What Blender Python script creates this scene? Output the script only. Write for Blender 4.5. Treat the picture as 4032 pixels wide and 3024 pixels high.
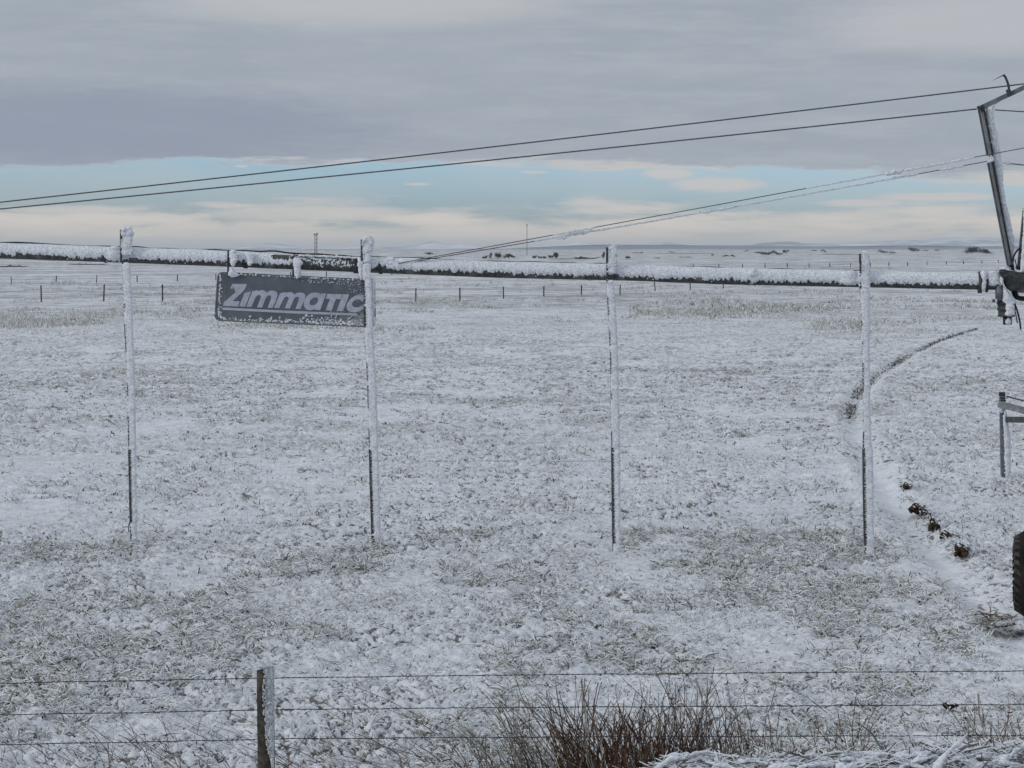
import bpy, math, random
import numpy as np
from mathutils import Vector
rng = np.random.default_rng(7); random.seed(7)
for o in list(bpy.data.objects): bpy.data.objects.remove(o)
SC = bpy.context.scene; COL = SC.collection
# ------------------------------------------------------------------ camera
F, CX, HY, EYE = 8000.0, 2016.0, 975.0, 3.6        # focal length, horizon row in photo pixels; eye height in m
cam = bpy.data.cameras.new("camera"); co = bpy.data.objects.new("camera", cam); COL.objects.link(co)
co.location = (0, 0, EYE); co.rotation_euler = (math.radians(90), 0, 0)
cam.sensor_width = 36; cam.lens = 36*F/4032; cam.shift_y = -(1512-HY)/4032
cam.clip_start = 0.5; cam.clip_end = 120000
SC.camera = co
SC.render.resolution_x, SC.render.resolution_y = 1024, 768
# ------------------------------------------------------------------ node helper
class NT:
    def __init__(s, t): s.t = t; s.n = t.nodes; s.l = t.links
    def new(s, ty, **k):
        n = s.n.new(ty)
        for a, v in k.items(): setattr(n, a, v)
        return n
    def put(s, sock, v):
        if isinstance(v, bpy.types.NodeSocket): s.l.new(v, sock)
        else: sock.default_value = v
    def m(s, op, a, b=0.0, c=0.0, clamp=False):
        n = s.new('ShaderNodeMath', operation=op, use_clamp=clamp)
        s.put(n.inputs[0], a); s.put(n.inputs[1], b); s.put(n.inputs[2], c)
        return n.outputs[0]
    def ss(s, x, lo, hi, a=0.0, b=1.0):
        n = s.new('ShaderNodeMapRange', interpolation_type='SMOOTHSTEP')
        s.put(n.inputs[0], x); n.inputs[1].default_value = lo; n.inputs[2].default_value = hi
        n.inputs[3].default_value = a; n.inputs[4].default_value = b
        return n.outputs[0]
    def mix(s, f, a, b):
        n = s.new('ShaderNodeMix', data_type='RGBA')
        s.put(n.inputs[0], f); s.put(n.inputs[6], a); s.put(n.inputs[7], b)
        return n.outputs[2]
    def noise(s, vec, scale, detail=4, rough=.55, dist=0.0):
        n = s.new('ShaderNodeTexNoise'); s.put(n.inputs['Vector'], vec)
        n.inputs['Scale'].default_value = scale; n.inputs['Detail'].default_value = detail
        n.inputs['Roughness'].default_value = rough; n.inputs['Distortion'].default_value = dist
        return n.outputs[0]
    def xyz(s, x, y, z=0.0):
        n = s.new('ShaderNodeCombineXYZ'); s.put(n.inputs[0], x); s.put(n.inputs[1], y); s.put(n.inputs[2], z)
        return n.outputs[0]
def srgb(r, g, b):
    f = lambda c: (c/255/12.92) if c/255 <= .04045 else ((c/255+.055)/1.055)**2.4
    return (f(r), f(g), f(b), 1)
# ------------------------------------------------------------------ world: thin clouds over a pale winter sky
SUN_EL, SUN_AZ = math.radians(22), math.radians(-110)
w = bpy.data.worlds.new("World"); SC.world = w; w.use_nodes = True
T = NT(w.node_tree); T.n.clear()
out = T.new('ShaderNodeOutputWorld')
sky = T.new('ShaderNodeTexSky', sky_type='NISHITA'); sky.sun_disc = False
sky.sun_elevation = SUN_EL; sky.sun_rotation = SUN_AZ; sky.air_density = 1.0; sky.dust_density = 1.0; sky.ozone_density = 2.0
tint = T.new('ShaderNodeMix', data_type='RGBA', blend_type='MULTIPLY'); tint.inputs[0].default_value = 1
T.l.new(sky.outputs[0], tint.inputs[6]); tint.inputs[7].default_value = (0.62, .83, 1.26, 1)
bg1 = T.new('ShaderNodeBackground'); T.l.new(tint.outputs[2], bg1.inputs[0]); bg1.inputs[1].default_value = 0.148
tc = T.new('ShaderNodeTexCoord'); sp = T.new('ShaderNodeSeparateXYZ'); T.l.new(tc.outputs['Generated'], sp.inputs[0])
az = T.m('ARCTAN2', sp.outputs[0], sp.outputs[1]); el = T.m('ARCSINE', sp.outputs[2])
U = T.m('MULTIPLY_ADD', az, 8.0, 2.016); V = T.m('MULTIPLY', el, 8.0)
n_big = T.noise(T.xyz(T.m('MULTIPLY', U, .55), T.m('MULTIPLY', V, 2.6)), 1.6, 4, .5)
n_mid = T.noise(T.xyz(T.m('MULTIPLY', U, 1.2), T.m('MULTIPLY', V, 9.0), 3.3), 1.5, 6, .6, .25)
n_fin = T.noise(T.xyz(T.m('MULTIPLY', U, 3.6), T.m('MULTIPLY', V, 22.0), 7.7), 1.7, 8, .66, .45)
def blob(cu, cv, su, sv, wob=.5):
    # soft ellipse of cloud round a compass direction and height; broken by noise
    a = T.m('DIVIDE', T.m('SUBTRACT', U, cu), su)
    b = T.m('DIVIDE', T.m('SUBTRACT', V, cv), sv)
    d = T.m('ADD', T.m('MULTIPLY', a, a), T.m('MULTIPLY', b, b))
    return T.ss(T.m('MULTIPLY_ADD', T.m('SUBTRACT', n_fin, .5), wob*4, d), 1.6, 0.2)
def DV(y): return (HY-y*1.823)/1000
def DU(x): return x*1.823/1000
e0 = T.ss(U, 2.2, 4.0, .325, .268)
e1 = T.m('MULTIPLY_ADD', T.m('SUBTRACT', n_mid, .5), .17, T.m('SUBTRACT', V, e0))
e1 = T.m('ADD', e1, T.ss(U, 0.25, .75, .018, -.008)); e1 = T.m('MULTIPLY_ADD', T.m('SUBTRACT', n_fin, .5), .07, e1)
deck = T.ss(e1, -.012, .022)
rim = T.m('MULTIPLY', T.ss(e1, -.035, -.005), T.ss(e1, .03, .0))
rim = T.m('MULTIPLY', rim, T.ss(n_big, .42, .6)); rim = T.m('MULTIPLY', rim, T.ss(U, .2, 1.0))
c_deck = T.mix(T.ss(n_mid, .35, .68), srgb(156, 165, 175), srgb(166, 174, 183))
c_deck = T.mix(T.m('MULTIPLY', T.ss(n_big, .4, .65), .7), c_deck, srgb(159, 168, 178))
c_deck = T.mix(T.m('MULTIPLY', T.ss(n_fin, .45, .75), .22), c_deck, srgb(178, 182, 188))
c_deck = T.mix(T.m('MULTIPLY', blob(.45, .46, 1.15, .17, .25), .75), c_deck, srgb(141, 149, 168))
c_deck = T.mix(T.m('MULTIPLY', blob(1.45, .99, .8, .13, .3), .75), c_deck, srgb(188, 189, 192))
c_deck = T.mix(T.m('MULTIPLY', blob(3.9, .86, .7, .12, .3), .7), c_deck, srgb(187, 187, 192))
c_low = T.mix(T.ss(n_mid, .3, .7), srgb(194, 193, 190), srgb(212, 206, 199))
c_low = T.mix(T.ss(V, .05, .0), c_low, srgb(178, 183, 188))
low = T.ss(T.m('MULTIPLY_ADD', T.m('SUBTRACT', n_mid, .5), -.42, V), .20, .085)
thin = T.m('MULTIPLY', T.ss(n_big, .35, .6), .25)
mk = T.m('MAXIMUM', low, thin)
for b in [(DU(1550), DV(400), .20, .030, .45), (DU(1338), DV(354), .08, .017, .3), (DU(1420), DV(372), .05, .012, .6), (DU(900), DV(398), .05, .006, .7), (DU(525), DV(360), .025, .006, .5), (DU(1150), DV(372), .06, .006, .7), (DU(640), DV(346), .26, .022, .5), (DU(1440), DV(376), .10, .024, .5),
          (DU(2010), DV(428), .26, .018, .5), (DU(500), DV(340), .12, .008, .5), (DU(1020), DV(352), .12, .008, .5), (DU(1850), DV(440), .2, .016, .5),
          (DU(170), DV(455), .3, .02, .5), (DU(20), DV(352), .06, .008, .4), (DU(680), DV(462), .45, .035, .4), (DU(1800), DV(478), .4, .04, .4)]:
    mk = T.m('MAXIMUM', mk, T.m('MULTIPLY', blob(*b), .9))
c_warm = T.mix(T.ss(V, .1, .2), c_low, srgb(196, 194, 193))
cc = T.mix(T.m('MULTIPLY', rim, .6), T.mix(deck, c_warm, c_deck), srgb(196, 192, 190))
# overhead: plain bright overcast
up = T.ss(V, 1.1, 3.5)
cc = T.mix(up, cc, T.mix(T.ss(n_big, .3, .7), (.445, .49, .55, 1), (.58, .63, .69, 1)))
bg2 = T.new('ShaderNodeBackground'); T.l.new(cc, bg2.inputs[0]); bg2.inputs[1].default_value = 1.0
fac = T.m('MAXIMUM', T.m('MAXIMUM', deck, mk), rim)
mxs = T.new('ShaderNodeMixShader'); T.l.new(fac, mxs.inputs[0]); T.l.new(bg1.outputs[0], mxs.inputs[1]); T.l.new(bg2.outputs[0], mxs.inputs[2])
T.l.new(mxs.outputs[0], out.inputs[0])
# ------------------------------------------------------------------ sun behind cloud
sl = bpy.data.lights.new("sun", 'SUN'); sl.energy = 0.9; sl.angle = math.radians(14); sl.color = (1, .98, .955)
so = bpy.data.objects.new("sun", sl); COL.objects.link(so)
# direction towards the sun (Nishita: rotation measured from +Y towards +X)
sd = Vector((math.sin(SUN_AZ)*math.cos(SUN_EL), math.cos(SUN_AZ)*math.cos(SUN_EL), math.sin(SUN_EL)))
so.rotation_euler = sd.to_track_quat('Z', 'Y').to_euler(); so.location = sd*50
SC.view_settings.view_transform = 'Standard'; SC.view_settings.look = 'None'
SC.view_settings.exposure = 0.06; SC.view_settings.gamma = 1.0; SC.view_settings.use_curve_mapping = False
SC.cycles.max_bounces = 6; SC.cycles.diffuse_bounces = 3; SC.cycles.transparent_max_bounces = 4
# ------------------------------------------------------------------ materials
def mat(name, rough=.9, spec=.2, metal=0.0):
    m = bpy.data.materials.new(name); m.use_nodes = True
    t = NT(m.node_tree); b = t.n['Principled BSDF']
    b.inputs['Roughness'].default_value = rough; b.inputs['Metallic'].default_value = metal
    b.inputs['Specular IOR Level'].default_value = spec
    return m, t, b
def bump(t, b, h, dist, strength=1.0):
    n = t.new('ShaderNodeBump'); n.inputs['Distance'].default_value = dist; n.inputs['Strength'].default_value = strength
    t.l.new(h, n.inputs['Height']); t.l.new(n.outputs[0], b.inputs['Normal'])
def obj_co(t): return t.new('ShaderNodeTexCoord').outputs['Object']
M = {}
def simple(name, c0, c1, scale, rough=.85, spec=.2, metal=0., bd=0.0, lo=.35, hi=.65, c2=None):
    m, t, b = mat(name, rough, spec, metal); v = obj_co(t)
    n = t.noise(v, scale, 5, .6)
    c = t.mix(t.ss(n, lo, hi), (*c0, 1), (*c1, 1))
    if c2: c = t.mix(t.ss(t.noise(v, scale*.23, 3, .6), .52, .66), c, (*c2, 1))
    t.l.new(c, b.inputs['Base Color'])
    if bd: bump(t, b, t.noise(v, scale*1.4, 4, .65), bd)
    M[name] = m; return m
simple('rime', (.50, .535, .59), (.79, .81, .85), 42, .8, .2, bd=.0045, lo=.32, hi=.62)
simple('rime_grey', (.22, .24, .25), (.62, .65, .68), 60, .85, .2, bd=.006, lo=.3, hi=.6)
simple('rime_blade', (.61, .625, .63), (.84, .86, .885), 6, .85, .1)
simple('straw', (.27, .26, .205), (.50, .485, .42), 9, .9, .1)
simple('litter', (.075, .07, .062), (.17, .155, .13), 11, .95, .05)
simple('brown_stem', (.04, .026, .02), (.17, .085, .05), 7, .85, .15)
simple('rust_stem', (.05, .027, .018), (.17, .08, .04), 7, .85, .15)
simple('grey_stem', (.09, .08, .075), (.22, .19, .17), 9, .9, .1)
simple('zinc', (.115, .13, .14), (.19, .21, .22), 14, .55, .4, .35, c2=(.25, .27, .28))
simple('dark_steel', (.022, .024, .026), (.06, .064, .068), 18, .6, .4, .2, c2=(.085, .09, .092))
simple('pipe_steel', (.042, .045, .045), (.09, .095, .092), 22, .65, .3, .1, c2=(.14, .145, .14))
simple('pale_steel', (.50, .53, .54), (.68, .71, .71), 16, .5, .4, .0, c2=(.2, .22, .23))
simple('black_rubber', (.008, .008, .009), (.03, .03, .032), 12, .7, .3, bd=.002)
simple('mud_rubber', (.006, .006, .006), (.022, .019, .016), 5, .85, .2, bd=.003)
simple('lug_rubber', (.018, .018, .018), (.07, .06, .05), 9, .7, .3, bd=.002)
simple('wood', (.034, .031, .027), (.09, .08, .065), 18, .9, .1, bd=.003)
simple('wire', (.03, .03, .035), (.07, .065, .07), 40, .6, .4, .4)
simple('strand', (.07, .08, .085), (.13, .14, .145), 40, .6, .4, .3)
simple('soil', (.025, .018, .013), (.10, .07, .045), 14, .95, .05, bd=.01)
simple('cloth_black', (.004, .004, .005), (.012, .012, .014), 10, .8, .1)
simple('bark', (.05, .045, .045), (.13, .115, .11), 3, .95, .05)
simple('twigs', (.10, .10, .11), (.27, .27, .29), 1.2, .95, .05)
simple('dark_twigs', (.05, .05, .05), (.15, .15, .15), 1.5, .95, .05)
simple('mast_paint', (.10, .10, .11), (.2, .19, .2), .4, .7, .2)
# sign face: weathered blue-grey sheet
m, t, b = mat('sign_face', .6, .3); v = obj_co(t)
c = t.mix(t.ss(t.noise(v, 3.2, 5, .6), .35, .65), (.090, .105, .126, 1), (.120, .136, .158, 1))
c = t.mix(t.ss(t.noise(v, 7, 5, .65), .52, .72), c, (.14, .155, .17, 1))
c = t.mix(t.ss(t.noise(v, 2.1, 3, .6, .4), .55, .7), c, (.085, .098, .098, 1))
sx_ = t.new('ShaderNodeSeparateXYZ'); t.l.new(v, sx_.inputs[0])
edge_ = t.m('ADD', t.ss(sx_.outputs[0], .25, .95, 0, .55), t.ss(sx_.outputs[2], .30, .04, 0, .5))
film = t.ss(t.m('ADD', t.noise(v, 26, 6, .75), t.m('MULTIPLY', edge_, .25)), .62, .82)
c = t.mix(t.m('MULTIPLY', film, t.m('MULTIPLY', edge_, .9, clamp=True)), c, (.40, .43, .46, 1))
t.l.new(c, b.inputs['Base Color']); M['sign_face'] = m
simple('sign_edge', (.10, .115, .12), (.16, .175, .18), 20, .6, .3)
simple('letter', (.34, .36, .44), (.44, .46, .54), 12, .6, .3)
simple('hill', (.17, .20, .24), (.50, .53, .60), .0025, 1., 0., lo=.50, hi=.72)
simple('mountain', (.36, .41, .47), (.85, .87, .9), .0011, 1., 0., lo=.35, hi=.6)
# ground: rime-covered pasture
def ground_mat():
    m, t, b = mat('snowy_ground', .95, .08)
    g = t.new('ShaderNodeNewGeometry').outputs['Position']
    s = t.new('ShaderNodeSeparateXYZ'); t.l.new(g, s.inputs[0])
    x, y = s.outputs[0], s.outputs[1]
    flat = t.xyz(x, y, 0.0)
    at = t.new('ShaderNodeAttribute', attribute_name='smooth').outputs['Fac']
    rt = t.new('ShaderNodeAttribute', attribute_name='bare').outputs['Fac']
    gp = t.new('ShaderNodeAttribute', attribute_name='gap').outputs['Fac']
    fine = t.noise(flat, 13.0, 6, .70)
    mid = t.noise(flat, 3.4, 5, .62)
    patch = t.noise(flat, .33, 4, .6)
    wide = t.noise(flat, .05, 4, .6)
    snow = t.mix(t.ss(mid, .3, .7), (.70, .725, .775, 1), (.88, .895, .925, 1))
    thr = t.m('ADD', t.m('MULTIPLY', t.m('SUBTRACT', patch, .5), .34), t.m('MULTIPLY', t.m('SUBTRACT', wide, .5), .15))
    v = t.m('ADD', t.m('MULTIPLY_ADD', t.m('SUBTRACT', mid, .5), .5, fine), thr); v = t.m('SUBTRACT', v, t.m('MULTIPLY', at, .20))
    near = t.ss(y, 75, 30)
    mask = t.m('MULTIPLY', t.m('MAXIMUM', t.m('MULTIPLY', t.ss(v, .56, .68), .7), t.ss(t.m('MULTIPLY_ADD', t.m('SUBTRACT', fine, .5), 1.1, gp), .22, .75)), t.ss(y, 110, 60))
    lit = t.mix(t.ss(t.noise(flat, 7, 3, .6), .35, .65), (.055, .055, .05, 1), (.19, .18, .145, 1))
    m2 = t.m('MULTIPLY', t.ss(t.m('SUBTRACT', t.m('ADD', t.noise(flat, 3.1, 7, .82), t.m('MULTIPLY', thr, .6)), t.m('MULTIPLY', at, .06)), .46, .62), t.m('MULTIPLY', t.ss(y, 28, 50), t.ss(y, 320, 150)))
    far = t.m('MULTIPLY', t.ss(t.m('ADD', t.noise(flat, .45, 7, .75), t.m('MULTIPLY', t.m('SUBTRACT', wide, .5), .4)), .44, .60), t.ss(y, 70, 140))
    far2 = t.m('MULTIPLY', t.ss(t.noise(flat, .03, 9, .8), .46, .60), t.ss(y, 170, 420))
    far3 = t.m('MULTIPLY', t.ss(t.noise(t.xyz(t.m('MULTIPLY', x, .3), y, 0.0), .0035, 6, .7), .42, .6), t.ss(y, 1500, 4500))
    far2 = t.m('MAXIMUM', far2, far3)
    mask = t.m('MAXIMUM', t.m('MULTIPLY', mask, .85), t.m('MULTIPLY', t.m('MAXIMUM', m2, t.m('MAXIMUM', far, far2)), .70))
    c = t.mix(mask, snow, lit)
    c = t.mix(t.m('MULTIPLY', t.ss(t.m('ADD', patch, t.m('MULTIPLY', t.m('SUBTRACT', fine, .5), .5)), .50, .78), .25), c, (.40, .385, .33, 1))
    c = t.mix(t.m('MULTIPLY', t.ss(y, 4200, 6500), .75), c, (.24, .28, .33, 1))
    c = t.mix(rt, c, (.05, .04, .032, 1))
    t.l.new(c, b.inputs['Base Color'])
    h = t.m('MULTIPLY_ADD', mid, .6, fine)
    bump(t, b, h, .05, .9)
    M['ground'] = m
ground_mat()
# ------------------------------------------------------------------ tools
_tab = np.random.default_rng(99).random((8, 256, 256)).astype(np.float64)
def vn(x, y, k=0):
    x = np.asarray(x, float); y = np.asarray(y, float)
    xi = np.floor(x).astype(int); yi = np.floor(y).astype(int); fx = x-xi; fy = y-yi
    fx = fx*fx*(3-2*fx); fy = fy*fy*(3-2*fy); a = _tab[k % 8]
    g = lambda i, j: a[i & 255, j & 255]
    return (g(xi, yi)*(1-fx)+g(xi+1, yi)*fx)*(1-fy)+(g(xi, yi+1)*(1-fx)+g(xi+1, yi+1)*fx)*fy - .5
def fbm(x, y, k=0, o=3, r=.5):
    s = 0; a = 1
    for i in range(o):
        s = s+a*vn(x*2**i+17.3*i+y*.31*2**i, y*2**i-9.1*i-x*.31*2**i, k+i); a *= r
    return s
class MB:
    """collects quads/tris for one mesh object"""
    def __init__(s): s.v = []; s.f = []; s.mi = []; s.n = 0
    def add(s, verts, faces, mi=0):
        verts = np.asarray(verts, float).reshape(-1, 3)
        s.v.append(verts)
        for f in faces: s.f.append(tuple(int(i)+s.n for i in f)); s.mi.append(mi)
        s.n += len(verts)
    def grid(s, P, close_v=False, mi=0, caps=False, mask=None):
        P = np.asarray(P, float); a, b = P.shape[:2]; F_ = []
        for i in range(a-1):
            for j in range(b if close_v else b-1):
                if mask is not None and not mask[i, j]: continue
                j2 = (j+1) % b
                F_.append((i*b+j, i*b+j2, (i+1)*b+j2, (i+1)*b+j))
        if caps: F_ += [tuple(range(b))[::-1], tuple((a-1)*b+j for j in range(b))]
        s.add(P.reshape(-1, 3), F_, mi)
    def tube(s, pts, r, sides=8, mi=0, up=(0, 0, 1), caps=True, jit=0.0):
        pts = np.asarray(pts, float); n = len(pts)
        r = np.full(n, r) if np.isscalar(r) else np.asarray(r, float)
        t = np.gradient(pts, axis=0); t /= np.linalg.norm(t, axis=1)[:, None]+1e-12
        up = np.asarray(up, float)
        a = np.cross(t, up); bad = np.linalg.norm(a, axis=1) < .05
        a[bad] = np.cross(t[bad], (1., .1, 0)); a /= np.linalg.norm(a, axis=1)[:, None]
        bq = np.cross(a, t); th = np.linspace(0, 2*math.pi, sides, endpoint=False)
        rr = r[:, None]*(1+jit*(rng.random((n, sides))-.5)*2)
        P = pts[:, None, :]+rr[..., None]*(a[:, None, :]*np.cos(th)[None, :, None]+bq[:, None, :]*np.sin(th)[None, :, None])
        s.grid(P, True, mi, caps)
    def box(s, c, sx, sy, sz, mi=0, R=None):
        v = np.array([(x, y, z) for x in (-.5, .5) for y in (-.5, .5) for z in (-.5, .5)])*(sx, sy, sz)
        if R is not None: v = v@np.asarray(R).T
        s.add(v+np.asarray(c), [(0, 1, 3, 2), (4, 6, 7, 5), (0, 4, 5, 1), (2, 3, 7, 6), (0, 2, 6, 4), (1, 5, 7, 3)], mi)
    def beam(s, p, q, w_, h_, side=(0, 1, 0), mi=0, w2=None, h2=None):
        """box from p to q; w_ across (picture plane), h_ along 'side'"""
        p = np.array(p, float); q = np.array(q, float); t = (q-p)/np.linalg.norm(q-p)
        sd_ = np.array(side, float); sd_ -= t*(sd_@t); sd_ /= np.linalg.norm(sd_); a = np.cross(t, sd_)
        w2 = w2 or w_; h2 = h2 or h_
        v = []
        for c, ww, hh in ((p, w_, h_), (q, w2, h2)):
            for i, j in ((-1, -1), (1, -1), (1, 1), (-1, 1)): v.append(c+a*i*ww/2+sd_*j*hh/2)
        s.add(v, [(3, 2, 1, 0), (4, 5, 6, 7), (0, 1, 5, 4), (1, 2, 6, 5), (2, 3, 7, 6), (3, 0, 4, 7)], mi)
    def lump(s, c, rx, ry, rz, seed=0, amp=.25, nu=14, nv=9, mi=0):
        th = np.linspace(0, 2*math.pi, nu, endpoint=False); ph = np.linspace(.02, math.pi-.02, nv)
        PH, TH = np.meshgrid(ph, th, indexing='ij')
        k = 1+amp*2*(vn(TH*1.3+seed*3.1, PH*2+seed, seed)+.6*vn(np.cos(TH)*3+seed, np.sin(TH)*3+PH*4, seed+2))
        P = np.stack([c[0]+rx*k*np.sin(PH)*np.cos(TH), c[1]+ry*k*np.sin(PH)*np.sin(TH), c[2]+rz*k*np.cos(PH)], -1)
        s.grid(P, True, mi, True)
    def build(s, name, mats, parent=None, smooth=True, origin=None):
        V_ = np.concatenate(s.v) if s.v else np.zeros((0, 3))
        if parent is not None: V_ = V_-np.array(parent.location)
        elif origin is not None: V_ = V_-np.array(origin)
        me = bpy.data.meshes.new(name); me.from_pydata(V_.tolist(), [], s.f)
        if not isinstance(mats, (list, tuple)): mats = [mats]
        for m_ in mats: me.materials.append(M[m_])
        me.polygons.foreach_set('material_index', s.mi)
        me.polygons.foreach_set('use_smooth', [smooth]*len(s.f)); me.update()
        o = bpy.data.objects.new(name, me); COL.objects.link(o)
        if parent is not None: o.parent = parent
        elif origin is not None: o.location = origin
        return o
def tag(o, label=None, cat=None, group=None, kind=None):
    if label: o['label'] = label
    if cat: o['category'] = cat
    if group: o['group'] = group
    if kind: o['kind'] = kind
    return o
def thing(name, loc, label, cat, group=None):
    o = bpy.data.objects.new(name, None); COL.objects.link(o); o.location = tuple(float(c) for c in loc); o.empty_display_size = .2
    return tag(o, label, cat, group)
def fast_mesh(name, verts, quads, mats, mi=None, smooth=True):
    me = bpy.data.meshes.new(name); nv, nf = len(verts), len(quads)
    me.vertices.add(nv); me.vertices.foreach_set('co', verts.astype(np.float32).ravel())
    me.loops.add(nf*4); me.loops.foreach_set('vertex_index', quads.astype(np.int32).ravel())
    me.polygons.add(nf); me.polygons.foreach_set('loop_start', np.arange(0, nf*4, 4, dtype=np.int32))
    me.polygons.foreach_set('loop_total', np.full(nf, 4, np.int32))
    for m_ in mats: me.materials.append(M[m_])
    if mi is not None: me.polygons.foreach_set('material_index', mi.astype(np.int32))
    me.polygons.foreach_set('use_smooth', np.full(nf, smooth)); me.update(calc_edges=True)
    o = bpy.data.objects.new(name, me); COL.objects.link(o); return o
# ------------------------------------------------------------------ terrain
HR = [0, 120, 215, 300, 630, 1000, 1800, 3200, 5000, 7000, 9000, 12000, 16000, 60000]
HH = [3.6, 3.6, 3.93, 4.25, 5.2, 6.7, 9.5, 4.6, 4.5, 1.5, -5, 12, 18, 18]
def smoothst(x, a, b):
    t_ = np.clip((x-a)/(b-a), 0, 1); return t_*t_*(3-2*t_)
def base_z(x, y):
    r = np.hypot(x, y); z = EYE-np.interp(r, HR, HH); k = np.degrees(np.arctan2(x, np.maximum(y, .01)))
    ridge = smoothst(r, 4200, 9000)*(1-smoothst(r, 9000, 12000))
    z = z-ridge*14*(1-smoothst(k, -1.0, 1.4)) + ridge*6*fbm(x/1500, y/4000, 3)
    z = z+.12*fbm(x/9, y/14, 1)*smoothst(r, 10, 18)*(1-smoothst(r, 60, 120))+2.0*fbm(x/120, y/160, 2)*smoothst(r, 350, 900)*(1-smoothst(r, 5000, 9000))
    # bank in front of the fence on the right
    bx = smoothst(x, .50, 1.0); by = np.exp(-((y-12.0)/.62)**2)
    crest = .53+.05*np.sin(x*2.3+1)+.10*vn(x*1.1, y*.1, 5)
    z = z+bx*by*crest
    return z
def ground_hit(px, py):
    kx, kz = (px-CX)/F, (py-HY)/F
    Y = np.concatenate([np.arange(12.9, 200, .02), np.arange(200, 9000, 1.0)])
    d = EYE-kz*Y-base_z(kx*Y, Y)
    i = np.argmax(d < 0); y_ = Y[i] if d[i] < 0 else Y[-1]
    return np.array([kx*y_, y_, float(base_z(kx*y_, y_))])
# wheel rut: a ring track pressed into the pasture
RUT = np.array([ground_hit(a, b)[:2] for a, b in [(4032, 1262), (3850, 1292), (3700, 1340), (3600, 1390), (3500, 1450), (3430, 1505), (3385, 1560), (3365, 1620), (3372, 1700), (3410, 1800), (3470, 1900), (3540, 2000), (3630, 2120), (3760, 2260), (3900, 2400), (4060, 2560)]])
def resample(P, step):
    P = np.asarray(P, float); d = np.r_[0, np.cumsum(np.linalg.norm(np.diff(P, axis=0), axis=1))]
    n = max(2, int(d[-1]/step)+1); q = np.linspace(0, d[-1], n)
    return np.stack([np.interp(q, d, P[:, i]) for i in range(P.shape[1])], -1)
RUTS = resample(RUT, .15)
def rut_dist(x, y):
    """signed distance to the rut, positive on its outer (left) side"""
    sh = np.shape(x); x = np.ravel(x); y = np.ravel(y); D = np.full(x.shape, 9.0); S = np.zeros(x.shape)
    cand = np.where((x > 2.5) & (x < 30) & (y > 16) & (y < 105))[0]
    T_ = np.gradient(RUTS, axis=0)
    for c in np.array_split(cand, max(1, len(cand)//20000+1)):
        if len(c) == 0: continue
        dx = x[c][:, None]-RUTS[None, :, 0]; dy = y[c][:, None]-RUTS[None, :, 1]
        q = dx*dx+dy*dy; i = q.argmin(1); a = np.arange(len(c))
        D[c] = np.sqrt(q[a, i]); S[c] = np.sign(T_[i, 0]*dy[a, i]-T_[i, 1]*dx[a, i])
    return D.reshape(sh), S.reshape(sh)
def smooth_patch(x, y):
    """1 where wind-packed snow lies smooth, 0 where rimed tussocks stand"""
    s = smoothst(fbm(x/1.5+5, y/2.3, 4, 3), .14, .46)*.7
    return s
def billow(x, y):
    wx = x+.05*vn(x/.11, y/.11, 6); wy = y+.05*vn(x/.11+9, y/.11, 7)
    return np.abs(fbm(wx/.13, wy/.15, 3, 2)), np.abs(fbm(wx/.065, wy/.08, 5, 2))
def fine_z(x, y, smt):
    r = np.hypot(x, y); a = (1-smoothst(r, 70, 140))*(1-.75*smt)
    b1, b2 = billow(x, y); dens = .65+.9*np.clip(fbm(x/1.3, y/1.6, 2, 3)+.2, 0, .7)
    a = a*(1-.8*smoothst(x, .5, .9)*np.exp(-((y-12.0)/.75)**4))
    return a*(.07*fbm(x/.42, y/.42, 1, 2)+dens*(.12*np.minimum(b1, .35)+.10*np.minimum(b2, .35))-.026)
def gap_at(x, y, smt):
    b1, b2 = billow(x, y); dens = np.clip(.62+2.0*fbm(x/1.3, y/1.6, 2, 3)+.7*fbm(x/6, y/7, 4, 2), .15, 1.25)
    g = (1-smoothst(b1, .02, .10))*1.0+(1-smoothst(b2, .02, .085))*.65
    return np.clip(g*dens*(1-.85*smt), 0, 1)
r1 = 11.0*np.exp(np.arange(0, math.log(75/11.0), .00135))
r2 = 75*np.exp(np.arange(0, math.log(1200/75), .005)); r3 = 1200*np.exp(np.arange(0, math.log(16000/1200), .02))
rs = np.r_[.5, 2, 5, 8, 10, 10.6, r1, r2[1:], r3[1:]]
fine_k = np.radians(np.arange(-18, 18.001, .062))
ks = np.r_[np.radians(np.arange(-180, -18.5, 4.95)), fine_k, np.radians(np.arange(24, 180, 5))]
RR, KK = np.meshgrid(rs, ks, indexing='ij'); GX, GY = RR*np.sin(KK), RR*np.cos(KK)
SM = smooth_patch(GX, GY); D_, S_ = rut_dist(GX, GY)
lane = np.exp(-(D_/.22)**2)
GZ = base_z(GX, GY)+fine_z(GX, GY, np.maximum(SM, lane))
GZ = GZ-.085*lane+.03*np.exp(-((D_-.4)/.13)**2)
BARE = smoothst(GX, .7, 1.1)*np.exp(-((GY-12.0)/.75)**4)*(GY > 0)*.75+.0*np.clip(np.exp(-((D_-.30)/.10)**2)*(S_ < 0)*smoothst(GY, 33, 42)*smoothst(fbm(GX/.5, GY/1.2, 2), -.25, .2)*1.3, 0, 1)
nr, nk = RR.shape
idx = np.arange(nr*nk).reshape(nr, nk); jn = np.roll(idx, -1, axis=1)
Q = np.stack([idx[:-1], jn[:-1], jn[1:], idx[1:]], -1).reshape(-1, 4)[:, ::-1]
gr = fast_mesh('ground', np.stack([GX, GY, GZ], -1).reshape(-1, 3), Q, ['ground'])
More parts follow.
